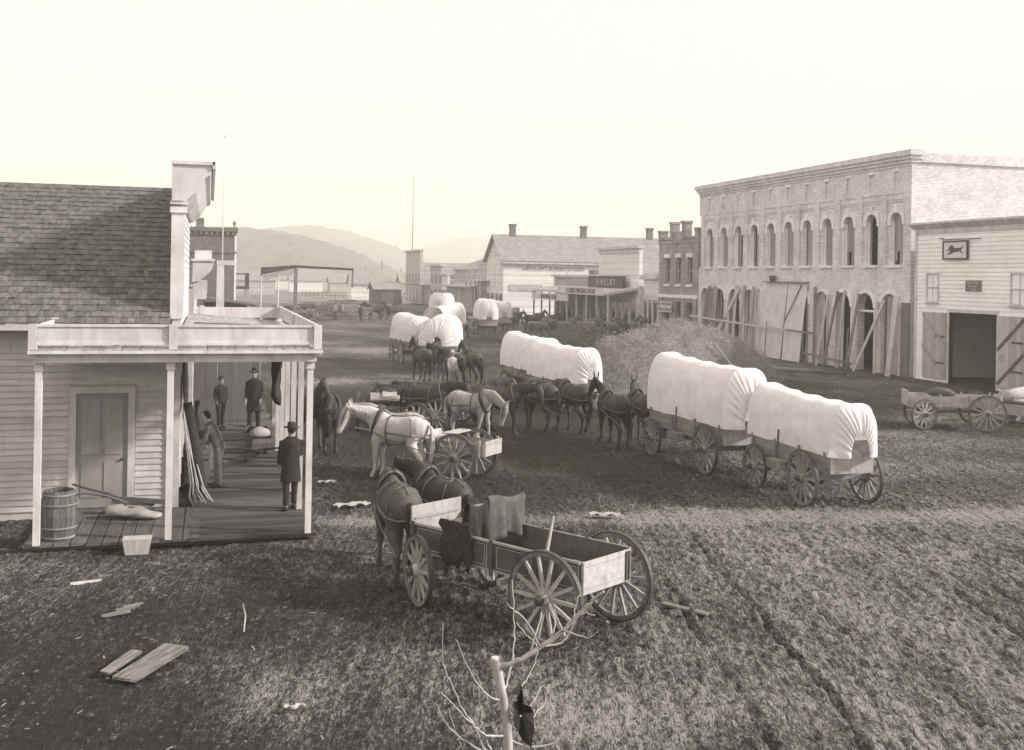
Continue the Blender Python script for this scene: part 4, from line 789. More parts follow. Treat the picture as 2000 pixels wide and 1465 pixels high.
# ============================================================ wagons
WH = {}
FELLOE = mat('muddy_felloe', .15, .5, 7, bump=.2, rndv=.15)
RZY = Matrix.Rotation(R(90), 4, 'Y')
def wheel_meshes(r, n, wood, key):
    k = (round(r, 2), n, key)
    if k in WH: return WH[k]
    rim = MB().lathe([(r-.07,-.026),(r-.014,-.03),(r-.014,.03),(r-.07,.026)], 40, RZY, close=True).mesh('wheel', FELLOE)
    tyre = MB().lathe([(r-.013,-.034),(r+.008,-.034),(r+.008,.034),(r-.013,.034)], 40, RZY, close=True).mesh('tyre', IRON)
    hub = MB().lathe([(.04,-.17),(.065,-.15),(.07,-.08),(.10,-.05),(.10,.05),(.07,.08),(.06,.15),(.04,.17)], 14, RZY).mesh('hub', wood, True)
    cap = MB().lathe([(.066,.10),(.073,.10),(.073,.14),(.04,.19),(.02,.19)], 12, RZY).mesh('hub_band', IRON)
    spoke = MB().beam((0,0,.08), (0,0,r-.06), .055, .038, (1,0,0), .038, .028).mesh('spoke', wood)
    WH[k] = (rim, tyre, hub, cap, spoke); return WH[k]
def wheel(parent, x, y, r, n=12, wood=None, key='l', steer=0, detail=True):
    wood = wood or WOODL; rim, tyre, hub, cap, spoke = wheel_meshes(r, n, wood, key)
    w_ = O('wheel', rim, parent=parent, loc=(x, y, r), rot=(rnd(0, 6.28), 0, steer))
    O('tyre', tyre, parent=w_); O('hub', hub, parent=w_)
    if detail: O('hub_band', cap, parent=w_, rot=(0, 0, 0 if x > 0 else math.pi))
    for i in range(n): O('spoke', spoke, parent=w_, rot=(2*math.pi*i/n, 0, 0))
    return w_
def gear(t, wb, tr, rr, rf, wood=None, key='l', n=12, nf=None, tongue=2.6, steer=0, z0=None, detail=True):
    wood = wood or WOODL; yr, yf = -wb/2, wb/2
    for sx in (-1, 1):
        wheel(t, sx*tr/2, yr, rr, n, wood, key, 0, detail); wheel(t, sx*tr/2, yf, rf, nf or n, wood, key, steer, detail)
    O('axle', MB().box(-tr/2+.08, tr/2-.08, yr-.05, yr+.05, rr-.06, rr+.05), WOODG, t); O('axle', MB().box(-tr/2+.08, tr/2-.08, yf-.05, yf+.05, rf-.06, rf+.05), WOODG, t)
    zb = z0 or .75
    O('bolster', MB().box(-.55, .55, yr-.06, yr+.06, rr+.05, zb), WOODG, t); O('bolster', MB().box(-.55, .55, yf-.06, yf+.06, rf+.05, zb), WOODG, t)
    O('reach', MB().beam((0,yr,rr), (0,yf,rf), .07, .08), WOODG, t)
    if tongue: O('tongue', MB().beam((0,yf-.2,rf-.02), (tongue*math.sin(-steer), yf+tongue*math.cos(steer), rf+.12), .09, .09, (0,0,1), .06, .06), WOODL, t)
def bows(u, nb): return abs(math.sin(math.pi*u*nb))
def cover_mesh(L, hw, zb, h, nb=4, rear=True, front=False, over=.15, ow=.22, oh=.5, lift=.12, seed=0, skirt=.05, flat=.72):
    mb = MB(); NV = 72; NU = 40
    def prof(v, s=1.0):
        th = math.pi*(1-v); c, sn = math.cos(th), math.sin(th)
        return (math.copysign(abs(c)**.62, c)*hw*s, max(sn, 0)**flat)
    rows = []
    for i in range(NU+1):
        u = i/NU; y = -L/2-over*.6 + u*(L+over*1.6); sag = .035*bows(u, nb)**.8; rise = lift*.5*abs(2*u-1)**2 + .10*u
        row = []
        for j in range(NV+1):
            v = j/NV; x, z = prof(v); wr = mnoise.fractal(Vector((u*5+seed, v*5, seed)), 1, 2, 5)*.034 + .018*math.sin(v*40+u*9+seed)*(1-z)*bows(u, nb)
            zz = zb + (h+rise)*z - sag*z - (0 if z > .02 else skirt*(.6+.2*math.sin(u*7+seed)+.1*math.sin(u*19)))*(1 if z < .02 else 0)
            k = 1 - .35*sag*(1-abs(2*v-1)) + wr/hw
            row.append((x*k - math.copysign(sag*.5, x)*(1-z), y, zz + wr*.5))
        rows.append(row)
    mb.grid(rows)
    def end(row, sgn, ow, oh):
        rr = []; NT = 12; npl = 15
        for a in range(NT+1):
            t = a/NT; r_ = []
            for j in range(NV+1):
                v = j/NV; x0, y0, z0 = row[j]; th = math.pi*(1-v)
                xq = math.cos(th)*ow; zq = zb-.02 + h*oh*max(math.sin(th), 0)**.8
                e = t**.9; pl = math.sin(v*math.pi*npl*2)*.034*min(1, t*3)*(1-.25*t) + math.sin(v*math.pi*npl*4.6+seed)*.010*min(1, t*3)
                rad = Vector((x0-xq, 0, z0-zq)); rl = max(rad.length, .01); tang = Vector((-rad.z, 0, rad.x))/rl
                bul = .26*math.sin(min(t, 1)*math.pi*.62)
                p = Vector((x0*(1-e)+xq*e, y0+sgn*(bul+pl*.7), z0*(1-e)+zq*e)) + tang*pl*.35
                r_.append(tuple(p))
            rr.append(r_)
        mb.grid(rr)
    if rear: end(rows[0], -1, ow, oh)
    if front: end(rows[-1], 1, ow*1.5, oh*1.2)
    return mb.mesh('cover', CANVAS, True)
def boxbed(t, L, hw, z0, z1, m, me=None, slats=3, front_up=0, tail_up=0, floorm=None, ribs=4):
    me = me or m
    O('bed', MB().box(-hw, hw, -L/2, L/2, z0-.06, z0), floorm or m, t)
    hh = (z1-z0)/slats
    for sx in (-1, 1):
        for k in range(slats):
            O('side_board', MB().box(min(sx*hw, sx*(hw+.028)), max(sx*hw, sx*(hw+.028)), -L/2, L/2, z0-.05+k*hh+.004, z0-.05+(k+1)*hh-.004).jit(.003), m, t)
        for i in range(ribs): 
            y = -L/2+.12+i*(L-.24)/(ribs-1); O('stake', MB().box(min(sx*(hw+.03), sx*(hw+.075)), max(sx*(hw+.03), sx*(hw+.075)), y-.03, y+.03, z0-.1, z1+.02), m, t)
    O('tail_board', MB().box(-hw+.002, hw-.002, -L/2-.03, -L/2-.001, z0-.05, z1+tail_up), me, t); O('front_board', MB().box(-hw+.002, hw-.002, L/2+.001, L/2+.03, z0-.05, z1+front_up), me, t)
def covered(name, loc, rz, label, L=3.3, hw=.56, zb=1.2, h=1.2, rear=True, front=False, seed=0, wb=1.95, tr=1.55, rr=.6, rf=.5, full=True, ow=.24, oh=.5, tongue=2.2, group='covered freight wagons', slats=3, tail_up=0, nb=4, flat=.72, skirt=.05):
    t = E(name, loc, label, 'wagon', rz, group)
    gear(t, wb, tr, rr, rf, WOODG if full else WOODL, 'g' if full else 'l', 14, 12, tongue, z0=.78, detail=full)
    boxbed(t, L, hw-.03, .84, zb+.02, WOODG, BOARD2, slats, 0, tail_up)
    O('cover', cover_mesh(L, hw+.03, zb, h, nb, rear, front, seed=seed, ow=ow, oh=oh, flat=flat, skirt=skirt), parent=t)
    for i in (0, nb): 
        y = -L/2+.05+i*(L-.1)/nb; pts = [(math.copysign(abs(math.cos(a))**.62, math.cos(a))*(hw-.02), y, zb-.1+(h+.03)*math.sin(a)**flat) for a in [math.pi*k/14 for k in range(15)]]
        O('hoop', MB().tube(pts, .015, 6, ref=(0,1,0)), WOODG, t, smooth=True)
    if full: O('brake_lever', MB().beam((-hw-.09, .3, .8), (-hw-.13, .18, 1.5), .03, .04), WOODB, t); O('tool_box', MB().box(-hw-.28, -hw-.06, -.15, .45, .62, .82), WOODG, t)
    return t
HD = lambda dx, dy: math.atan2(-dx, dy)      # heading (dx,dy) to rotation of a thing whose front is +y
# the two nearest covered wagons, the rear one hitched to the lead one
w4 = covered('covered_wagon', (13.33, 21.95, 0), HD(-.02, 1), 'nearest covered wagon, its white canvas drawn round a small rear opening', 3.3, .56, 1.20, 1.06, seed=1, rr=.61, rf=.52, wb=2.05, tr=1.62, oh=.44, ow=.23, tail_up=.28)
w5 = covered('covered_wagon', (12.85, 26.35, 0), HD(-.05, 1), 'longer covered wagon hitched in front of the nearest covered wagon', 4.1, .64, 1.25, 1.42, seed=2.3, rr=.63, rf=.50, wb=3.0, tr=1.65, oh=.42, ow=.2, tongue=2.6)
w7 = covered('covered_wagon', (12.85, 38.3, 0), HD(-.2, 1), 'covered wagon with sunburst puckered rear beyond the mule team', 3.3, .60, 1.15, 1.18, seed=3.7, full=False, oh=.5, ow=.17)
w6 = covered('covered_wagon', (12.75, 42.3, 0), HD(-.12, 1), 'covered wagon ahead of the one with the sunburst rear', 3.3, .60, 1.2, 1.25, seed=4.9, full=False, oh=.4)
far_w = [((11.9,56.0,0), HD(.35,1), 'tall covered wagon with the man in a light shirt at its corner', 3.0, .95, 1.3, 1.35, True, False), ((11.0,59.8,0), HD(-.1,1), 'shaded covered wagon at the left behind the tall one', 3.2, .75, 1.3, 1.3, True, False),
         ((15.9,75.5,0), HD(.5,1), 'covered wagon with open dark arch turned to the left', 3.4, .75, 1.3, 1.35, False, True), ((17.2,78.0,0), HD(.5,1), 'brightest covered wagon just right of the open arched one', 3.4, .75, 1.3, 1.45, True, False),
         ((22.6,88.5,0), HD(.1,1), 'covered wagon seen end-on before the grey sheds', 3.2, .8, 1.35, 1.5, True, False), ((24.9,93.5,0), HD(-.15,1), 'pale rounded covered wagon right of the end-on one', 3.0, .8, 1.3, 1.4, True, False), ((23.8,112,0), HD(-.5,-1), 'farthest covered wagon with its dark open end facing the viewer', 3.4, .95, 1.4, 1.6, False, True)]
for i, (l, rz, lb, L, hw, zb, h, rear, front) in enumerate(far_w):
    covered('covered_wagon', l, rz, lb, L, hw, zb, h, rear, front, 6.1+i*1.7, full=False, oh=.35, tongue=1.8, tr=1.8)
# the nearest wagon: painted panel box, open and empty
ax = Vector((5.02-.66, 14.04, 0))
w1c = Vector((4.36, 15.09, 0)); h1 = Vector((-.532, .847, 0)); rz1 = HD(-.532, .847)
w1 = E('farm_wagon', w1c, 'nearest open farm wagon with dark panelled sides and pale tail board', 'wagon', rz1)
gear(w1, 2.48, 1.56, .63, .52, WOODL, 'l', 14, 12, 2.6, steer=-.36, z0=.72)
L, hw, z0, z1 = 3.3, .53, .78, 1.15
O('bed', MB().box(-hw, hw, -L/2, L/2, z0-.06, z0), BOARD2, w1)
for k in range(4): O('floor_board', MB().box(-hw+.03+k*.245, -hw+.03+k*.245+.235, -L/2+.03, L/2-.03, z0, z0+.02), BOARD2, w1)
for sx in (-1, 1):
    s_ = O('side_panel', MB().box(min(sx*hw, sx*(hw+.025)), max(sx*hw, sx*(hw+.025)), -L/2, L/2, z0-.06, z1), WOODD, w1)
    def strip(y0, y1, a, b, th=.012, mm=None): return O('trim_strip', MB().box(min(sx*(hw+.0255), sx*(hw+.0255+th)), max(sx*(hw+.0255), sx*(hw+.0255+th)), y0, y1, a, b), mm or BOARD2, s_)
    strip(-L/2, L/2, z1-.03, z1+.004, .02, WOODL); strip(-L/2, L/2, z0-.06, z0-.035, .02, WOODL)
    ys_ = [-L/2, -.82, .02, .86, L/2]
    for a, b in zip(ys_[:-1], ys_[1:]):
        O('stake', MB().box(min(sx*(hw+.026), sx*(hw+.06)), max(sx*(hw+.026), sx*(hw+.06)), b-.10, b-.04, z0-.12, z1+.02), WOODD, w1)
        a2, b2, c2, d2 = a+.07, b-.16, z0+.0, z1-.07
        for q_ in ((a2, b2, d2-.007, d2), (a2, b2, c2, c2+.007), (a2, a2+.008, c2+.007, d2-.007), (b2-.008, b2, c2+.007, d2-.007), (a+.025, a+.04, z0-.03, z1-.035), (b-.03, b-.018, z0-.03, z1-.035)): strip(*q_, .006)
O('tail_board', MB().box(-hw+.002, hw-.002, -L/2-.035, -L/2-.002, z0-.07, z1-.01), BOARD2, w1)
tb = O('tail_trim', MB().box(-hw+.06, hw-.16, -L/2-.042, -L/2-.036, z0+.0, z0+.012).box(-hw+.06, hw-.16, -L/2-.042, -L/2-.036, z1-.08, z1-.068), WOODL, w1)
for x_ in (hw-.12, hw-.05): O('tail_cleat', MB().box(x_-.015, x_+.015, -L/2-.055, -L/2-.036, z0-.05, z1-.02), WOODD, w1)
O('front_board', MB().box(-hw+.002, hw-.002, L/2+.002, L/2+.035, z0-.06, z1+.22), BOARD2, w1); O('front_cleat', MB().box(-hw+.05, hw-.05, L/2-.02, L/2+.001, z1+.02, z1+.05), WOODL, w1)
O('footboard', MB().hexa([(-hw+.03,L/2-.02,z0+.02),(hw-.03,L/2-.02,z0+.02),(hw-.03,L/2-.5,z0+.06),(-hw+.03,L/2-.5,z0+.06),(-hw+.03,L/2-.02,z0+.05),(hw-.03,L/2-.02,z0+.05),(hw-.03,L/2-.5,z0+.09),(-hw+.03,L/2-.5,z0+.09)]), BOARD2, w1)
O('seat_back', MB().box(-hw-.02, hw+.02, .40, .425, z1+.17, z1+.42), WOODG, w1)
st_ = O('seat', MB().box(-hw-.04, hw+.04, .42, .78, z1+.13, z1+.165), WOODG, w1)
for sx in (-1, 1): O('seat_iron', MB().beam((sx*(hw+.03),.6,z1-.05),(sx*(hw+.03),.6,z1+.13),.03,.04), IRON, st_)
O('doubletree', MB().beam((-.55,1.24+.62,.56), (.75,1.24+.15,.56), .08, .08), WOODL, w1)
O('brake_beam', MB().box(-.85, .85, -1.24+.75, -1.24+.82, .66, .74), WOODL, w1)
def onw(o, x, y, z): return w1c + Matrix.Rotation(rz1, 3, 'Z') @ Vector((x, y, z))
def cloth_over(name, label, cx, cy, w_, dl, dr, m, zt, seed, z_amp=.03, cat='blanket', top=.08):
    rows = []                       # thrown over the back board of the seat, hanging in folds on both sides
    for i in range(25):
        u = i/24; row = []
        for j in range(23):
            tot = dl+top+dr; d = j/22*tot
            if d < dl: y, z = -top/2-.10*(dl-d), -(dl-d)
            elif d < dl+top: y, z = -top/2+(d-dl), .02*math.sin((d-dl)/top*math.pi)
            else: y, z = top/2+.10*(d-dl-top), -(d-dl-top)
            f = abs(min(z, 0))*2; wv = .06*math.sin(u*13+seed)*f + .025*math.sin(u*29+seed*2)*f
            row.append(((u-.5)*w_*(1+.10*f*math.sin(seed+u*3)), y+wv, z*(1+.12*math.sin(u*7+seed)) + z_amp*math.sin(u*5+seed)))
        rows.append(row)
    o = O(name, MB().grid(rows), m, smooth=True, loc=onw(w1, cx, cy, zt), rot=(0, 0, rz1), label=label, cat=cat)
    sd_ = o.modifiers.new('thick', 'SOLIDIFY'); sd_.thickness = .018; return o
cloth_over('wool_blanket', 'grey wool blanket draped over the seat of the nearest wagon', .22, .42, .80, .56, .44, CLOTHG, z1+.44, 1.1, .04)
cloth_over('fur_robe', 'black shaggy robe hanging over the near side of the wagon seat', -.32, .44, .52, .50, .42, CLOTH, z1+.43, 2.7, .05, 'robe')
O('fur_robe', MB().grid([[(-hw-.10-.03*math.sin(i*2+j), .30+.62*i/10+.03*math.sin(j*1.7), z1+.17-(.60+.10*math.sin(i*1.8))*j/8) for i in range(11)] for j in range(9)]), CLOTH, smooth=True, loc=w1c, rot=(0,0,rz1), label='black shaggy robe falling down the dark side panel of the wagon', cat='robe').modifiers.new('thick','SOLIDIFY').thickness = .03
O('wooden_stake', MB().beam((.18,-.42,z0+.02), (.26,-.50,z1+.30), .05, .04, (0,0,1), .03, .02), BOARD2, loc=w1c, rot=(0,0,rz1), label='pale whip stick standing up inside the nearest wagon box', cat='stick')
O('plank', MB().box(-.3, .42, -1.5, -.75, z0+.021, z0+.06).jit(.01), BOARD2, loc=w1c, rot=(0,0,rz1), label='pale loose boards lying in the tail of the nearest wagon', cat='board')
# the cart with the white horse
c2c = Vector((6.0, 25.25, 0)); rz2 = HD(-.72, .69)
w2 = E('light_cart', c2c, 'light two-wheeled cart with pale box behind the white horse', 'cart', rz2)
for sx in (-1, 1): wheel(w2, sx*.52, 0, .58, 12)
O('axle', MB().box(-.45, .45, -.04, .04, .54, .63), WOODG, w2); boxbed(w2, 1.5, .40, .72, 1.02, WOODL, WOODL, 2, .0, 0, None, 3)
for sx in (-1, 1): O('shaft', MB().tube([(sx*.38,-.5,.70),(sx*.40,.8,.74),(sx*.42,1.9,.98),(sx*.38,3.0,1.05)], [.035,.04,.035,.025], 8), WOODL, w2, smooth=True)
O('seat', MB().box(-.42, .42, .1, .42, 1.12, 1.15), BOARD2, w2); O('dash_board', MB().hexa([(-.4,.75,.72),(.4,.75,.72),(.4,.78,.72),(-.4,.78,.72),(-.4,.95,1.12),(.4,.95,1.12),(.4,.98,1.12),(-.4,.98,1.12)]), BOARD2, w2)
# running gears standing behind it
for loc, rz, lb, r_ in (((5.55,34.6,0), HD(.15,1), 'bare wagon running gear loaded with a few boards, behind the white horse', .58), ((6.35,31.9,0), HD(-.75,.65), 'pair of pale wheels on an axle just behind the light cart', .56)):
    t = E('running_gear', loc, lb, 'wagon gear', rz)
    if r_ == .58:
        gear(t, 2.0, 1.75, .58, .50, WOODL, 'l', 12, 12, 1.5); O('load_board', MB().box(-.3, .5, -.4, 1.3, .86, .92).jit(.02), BOARD2, t); O('load_board', MB().box(-.5, .2, -.9, .9, .93, .98).jit(.02), WOODG, t); O('load_board', MB().box(-.1, .35, -.6, 1.6, .99, 1.04).jit(.02), BOARD2, t)
    else:
        for sx in (-1, 1): wheel(t, sx*.6, 0, r_, 12)
        O('axle', MB().box(-.55, .55, -.05, .05, r_-.05, r_+.05), WOODG, t); O('pole', MB().beam((0,-.3,r_+.08),(0,1.8,r_-.3),.08,.08), WOODL, t)
# dark freight wagon whose team stands in mid street
w8 = E('freight_wagon', (6.9, 35.4, 0), 'dark open freight wagon behind the pair in mid street', 'wagon', HD(.75,-.65))
gear(w8, 2.2, 1.5, .58, .5, WOODG, 'g', 12, 12, 1.6, detail=False); boxbed(w8, 3.0, .52, .8, 1.3, WOODB, WOODB, 3)
# farm wagon before the livery
w9c = Vector((24.75, 31.9, 0)); rz9 = HD(-.55, .84)
w9 = E('farm_wagon', (24.45, 31.3, 0), 'pale open farm wagon standing before the livery barn', 'wagon', HD(-.90, .44))
gear(w9, 2.0, 1.5, .60, .50, WOODL, 'l', 14, 12, 0, z0=.74, steer=.5); boxbed(w9, 3.0, .54, .80, 1.16, BOARD2, BOARD2, 2, .1)
O('grain_sacks', MB().ell([((-.2,-.1,1.1),.05,.04),((-.2,.1,1.14),.26,.14),((-.15,.4,1.16),.3,.17),((-.1,.7,1.13),.22,.12),((-.1,.8,1.1),.05,.03)], 12), CLOTHG, smooth=True, loc=(24.45,31.3,.06), rot=(0,0,HD(-.90,.44)), label='dark bundle lying in the pale wagon before the livery', cat='bundle')
# stacked wagon boxes at the right edge
sb2 = E('wagon_box', (28.4, 31.4, 0), 'pale empty wagon boxes stacked on skids at the right edge', 'wagon box', HD(.9,.45))
O('box', MB().box(-1.5, 1.5, -.5, .5, .28, .34).box(-1.5, 1.5, -.5, -.46, .34, .68).box(-1.5, 1.5, .46, .5, .34, .68).box(-1.5,-1.46,-.46,.46,.34,.68).box(1.46,1.5,-.46,.46,.34,.68), BOARD2, sb2)
O('upper_board', MB().box(-1.7, 1.4, -.55, .45, .74, .82).jit(.01), BOARD2, sb2); O('skid', MB().box(-1.2,-1.05,-.6,.6,0,.28), WOODG, sb2); O('skid', MB().box(1.05,1.2,-.6,.6,0,.28), WOODG, sb2)
O('log', MB().tube([(-.85,0,0),(.85,0,0)], [.21,.19], 16), BOARD2, loc=(27.9,32.2,1.02), rot=(0,-.06,HD(.9,.3)+1.57), smooth=True, label='pale rolled bale lying on the stacked wagon boxes', cat='bale')
# ============================================================ horses
def horse_mesh(name, neck=0.0, side=0.0, mule=False, graze=0, stance=0.0, fat=1.0):
    mb = MB(); k = fat
    mb.ell([((0,-.80,1.20),.05,.07),((0,-.75,1.21),.16*k,.19),((0,-.62,1.20),.25*k,.28),((0,-.45,1.19),.285*k,.315),((0,-.22,1.15),.275*k,.31),((0,.02,1.10),.29*k,.335),((0,.25,1.11),.275*k,.345),((0,.42,1.14),.245*k,.345),((0,.58,1.14),.20*k,.29),((0,.68,1.12),.13,.19),((0,.72,1.11),.05,.08)], 20)
    for sx in (-1, 1):                            # shoulder, haunch and stifle muscle
        mb.ell([((sx*.17,.30,1.30),.05,.05),((sx*.17,.38,1.22),.115,.13),((sx*.165,.44,1.08),.12,.15),((sx*.15,.46,.95),.09,.10),((sx*.15,.47,.86),.05,.05)], 12); mb.ell([((sx*.11,-.70,1.28),.05,.05),((sx*.12,-.62,1.24),.12,.14),((sx*.125,-.52,1.14),.15,.18),((sx*.13,-.46,1.0),.12,.13),((sx*.13,-.46,.9),.05,.06)], 12); mb.ell([((sx*.13,-.34,1.44),.02,.02),((sx*.14,-.42,1.42),.07,.06),((sx*.12,-.52,1.41),.03,.03)], 8)
    base = Vector((0, .48, 1.26))
    N = [((0,.40,1.25),.15,.28),((0,.55,1.38),.13,.245),((0,.72,1.54),.105,.195),((0,.88,1.69),.09,.155),((0,1.0,1.80),.085,.125),((0,1.06,1.86),.07,.09)]
    H = [((0,1.0,1.86),.07,.085),((0,1.07,1.82),.098,.125),((0,1.16,1.73),.10,.13),((0,1.26,1.61),.08,.105),((0,1.36,1.49),.066,.08),((0,1.43,1.41),.066,.075),((0,1.48,1.36),.045,.05)]
    rot = Matrix.Rotation(-neck, 3, 'X'); ys = Matrix.Rotation(side, 3, 'Z')
    def tf(p, s=1.0):
        p = Vector(p); q = p-base; w_ = min(max((q.length-.05)/.6, 0), 1); rr_ = Matrix.Rotation(-neck*w_, 3, 'X'); yy = Matrix.Rotation(side*w_, 3, 'Z'); return base + yy @ (rr_ @ q)
    latv = (math.cos(side*.6), math.sin(side*.6), 0)
    mb.ell([(tf(p), a, b) for p, a, b in N], 16, latv); mb.ell([(tf(p), a, b) for p, a, b in H], 14, (math.cos(side), math.sin(side), 0))
    el = .26 if mule else .15
    for sx in (-1, 1):
        b0 = Vector((sx*.055, 1.0, 1.92)); mb.tube([tf(b0), tf(b0+Vector((sx*.025, -.02, el*.5))), tf(b0+Vector((sx*.04, -.03, el)))], [.032, .034 if mule else .028, .008], 6)
    def leg(pts, rs): mb.tube(pts, rs, 12)
    for sx, ph in ((-1, stance), (1, -stance)):
        f = ph*.16; x = sx*.15
        leg([(x*.8,.44,1.14),(x,.48+f*.2,.88),(x*.97,.48+f*.6,.62),(x*.95,.48+f,.54),(x*.95,.48+f*1.2,.36),(x*.95,.48+f*1.4,.17),(x*.95,.50+f*1.5,.12),(x*.95,.53+f*1.5,.06),(x*.95,.54+f*1.5,.0)], [.14,.115,.07,.066,.043,.042,.052,.05,.064])
        g = -ph*.15; x = sx*.17
        leg([(x*.45,-.50,1.27),(x*.62,-.50,1.16),(x*.82,-.46+g*.1,.98),(x*.95,-.46+g*.4,.80),(x*.98,-.60+g*.8,.60),(x*.95,-.67+g,.50),(x*.95,-.65+g*1.1,.34),(x*.95,-.63+g*1.2,.17),(x*.95,-.60+g*1.2,.12),(x*.95,-.57+g*1.2,.06),(x*.95,-.56+g*1.2,.0)], [.10,.17,.17,.125,.078,.068,.047,.045,.055,.052,.068])
    me = remeshed(mb, .022, name, 5)
    mane = MB()
    for i in range(22):
        u = i/21; c = Vector((0, .44+.60*u, 1.50+.46*u)); c = tf(c); dr = Vector((-.09, -.03, -.20*(1.2-.6*u))); mane.tube([c, c+dr*.5+Vector((-.03,0,.02)), c+dr+Vector((rnd(-.02,.02), rnd(-.03,.03), rnd(-.05,.02)))], [.03,.026,.006], 5)
    tail = MB()
    for i in range(9):
        a = i*.7; x, y = .03*math.cos(a), .02*math.sin(a); ln_ = (.85 if not mule else .6)*rnd(.85, 1.1)
        tail.tube([(x*.5,-.80,1.30),(x,-.90,1.22),(x*1.4,-.93+y,1.22-ln_*.4),(x*1.8,-.90+y,1.22-ln_*.8),(x*1.2,-.88+y,1.22-ln_)], [.025,.032,.034,.026,.006], 6)
    ring = lambda y, w_, zc, rx, rz_, tilt=0: MB().lathe([(1,-w_),(1.02,-w_),(1.02,w_),(1,w_)], 28, Matrix.Translation((0,y,zc)) @ Matrix.Rotation(tilt, 4, 'X') @ Matrix(((rx,0,0,0),(0,0,1,0),(0,rz_,0,0),(0,0,0,1))), close=True)
    collar = MB(); cpts = [Vector((math.sin(a)*.225, .56+.14*math.cos(a)*-1, 1.24+.34*math.cos(a))) for a in [2*math.pi*i/20 for i in range(21)]]
    cpts = [Vector((p.x, .60-.20*((p.z-.9)/.7), p.z)) for p in cpts]; collar.tube(cpts, .055, 8)
    hb = MB(); hb.tube([(p.x*1.06, p.y-.05, p.z+.01) for p in cpts], .02, 6)
    pad = ring(.16, .022, 1.11, .287*k, .355); crup = MB()
    for sx in (-1, 1): crup.tube([(sx*.29*k,.16,1.1),(sx*.31*k,-.2,1.08),(sx*.30*k,-.5,1.05),(sx*.20*k,-.76,1.04),(0,-.84,1.05)], .014, 6, 1.6)
    crup.tube([(0,.16,1.475),(0,-.2,1.47),(0,-.5,1.515),(0,-.72,1.43)], .011, 6); 
    for sx in (-1, 1): crup.tube([(0,-.42,1.52),(sx*.2*k,-.46,1.42),(sx*.29*k,-.5,1.2),(sx*.30*k,-.52,1.05)], .011, 6)
    trace = [MB().tube([(sx*.24,.58,1.12),(sx*.31*k,.2,.98),(sx*.33*k,-.4,.84),(sx*.30,-1.25,.62)], .013, 6).mesh('trace', LEATHL, True) for sx in (-1, 1)]
    br = MB(); hd = [tf(p) for p in ((0,1.02,1.95),(.1,1.08,1.85),(.105,1.2,1.72),(.085,1.33,1.55),(0,1.36,1.58))]; br.tube(hd, .012, 5); br.tube([tf((-p[0], p[1], p[2])) for p in ((0,1.02,1.95),(.1,1.08,1.85),(.105,1.2,1.72),(.085,1.33,1.55),(0,1.36,1.58))], .012, 5)
    eye = [MB().lathe([(.002,-.016),(.014,-.008),(.016,0),(.014,.008),(.002,.016)], 8, Matrix.Translation(tf((sx*.093,1.13,1.79)))).mesh('eye', IRON, True) for sx in (-1, 1)]
    hoof = []
    return dict(body=me, mane=mane.mesh('mane', HAIR, True), tail=tail.mesh('tail', HAIR, True), collar=collar.mesh('collar', LEATH, True), hames=hb.mesh('hames', LEATHL, True), pad=pad.mesh('girth_strap', LEATHL, True), breeching=crup.mesh('breeching', LEATHL, True), trace=trace, bridle=br.mesh('bridle', LEATH, True), eye=eye)
HV = {'up': horse_mesh('horse_body_up', -.05, .0, stance=.3), 'level': horse_mesh('horse_body_level', .45, .15, stance=-.4), 'low': horse_mesh('horse_body_low', .95, -.1, stance=.5), 'mule': horse_mesh('mule_body', .1, .1, True, stance=.2, fat=.94), 'mule2': horse_mesh('mule_body_turned', .3, -.35, True, stance=-.3, fat=.94), 'turn': horse_mesh('horse_body_turned', .35, .45, stance=.2, fat=1.05)}
def horse(var, x, y, rz, coat, label, group=None, full=True, s=1.0, white_hair=False, cat='horse', name=None):
    hv = HV[var]; t = E(name or ('mule' if 'mule' in var else 'horse'), (x, y, 0), label, 'mule' if 'mule' in var else cat, rz, group); t.scale = (s, s, s)
    b = O('body', hv['body'], parent=t)
    if not hv['body'].materials: hv['body'].materials.append(HDARK)
    b.material_slots[0].link = 'OBJECT'; b.material_slots[0].material = coat
    for nm in ('mane', 'tail'):
        o = O(nm, hv[nm], parent=t)
        if white_hair: o.material_slots[0].link = 'OBJECT'; o.material_slots[0].material = HWHITE
    O('collar', hv['collar'], parent=t)
    if full:
        O('hames', hv['hames'], parent=t); O('girth_strap', hv['pad'], parent=t); O('breeching', hv['breeching'], parent=t); O('bridle', hv['bridle'], parent=t)
        for m in hv['trace']: O('trace', m, parent=t)
        for m in hv['eye']: O('eye', m, parent=b)
    return t
G1 = 'team of the nearest wagon'
horse('low', 3.0, 17.35, HD(-.06,1), HBROWN, 'brown horse seen from behind, left of the nearest wagon team', G1, s=1.03)
horse('level', 3.85, 17.95, HD(-.36,1), HDARK, 'darker horse of the nearest wagon team, right of the brown one', G1, s=1.0)
horse('turn', 4.42, 25.75, HD(-.80,.6), HWHITE, 'white horse standing in the shafts of the light cart', s=1.02, white_hair=True)
horse('level', 4.55, 26.75, HD(-.80,.6), HPALE, 'pale grey horse standing just beyond the white one at the light cart', s=1.0, white_hair=True)
horse('low', 3.3, 30.2, HD(-.1,-1), HDARK, 'dark horse facing the viewer just beyond the porch posts', 'horses tied beyond the porch', s=1.02)
horse('up', 2.75, 31.2, HD(.35,-1), HBROWN, 'brown horse half hidden behind the porch posts', 'horses tied beyond the porch')
horse('low', 7.6, 31.4, HD(.7,-.72), HPALE, 'white horse in harness standing in mid street', 'team in mid street', s=.97, white_hair=True)
horse('level', 8.75, 32.3, HD(.75,-.65), HDARK, 'dark horse beside the white one in mid street', 'team in mid street')
horse('level', 6.6, 33.0, HD(.8,-.6), HDARK, 'dark horse left of the white one in mid street', 'team in mid street')
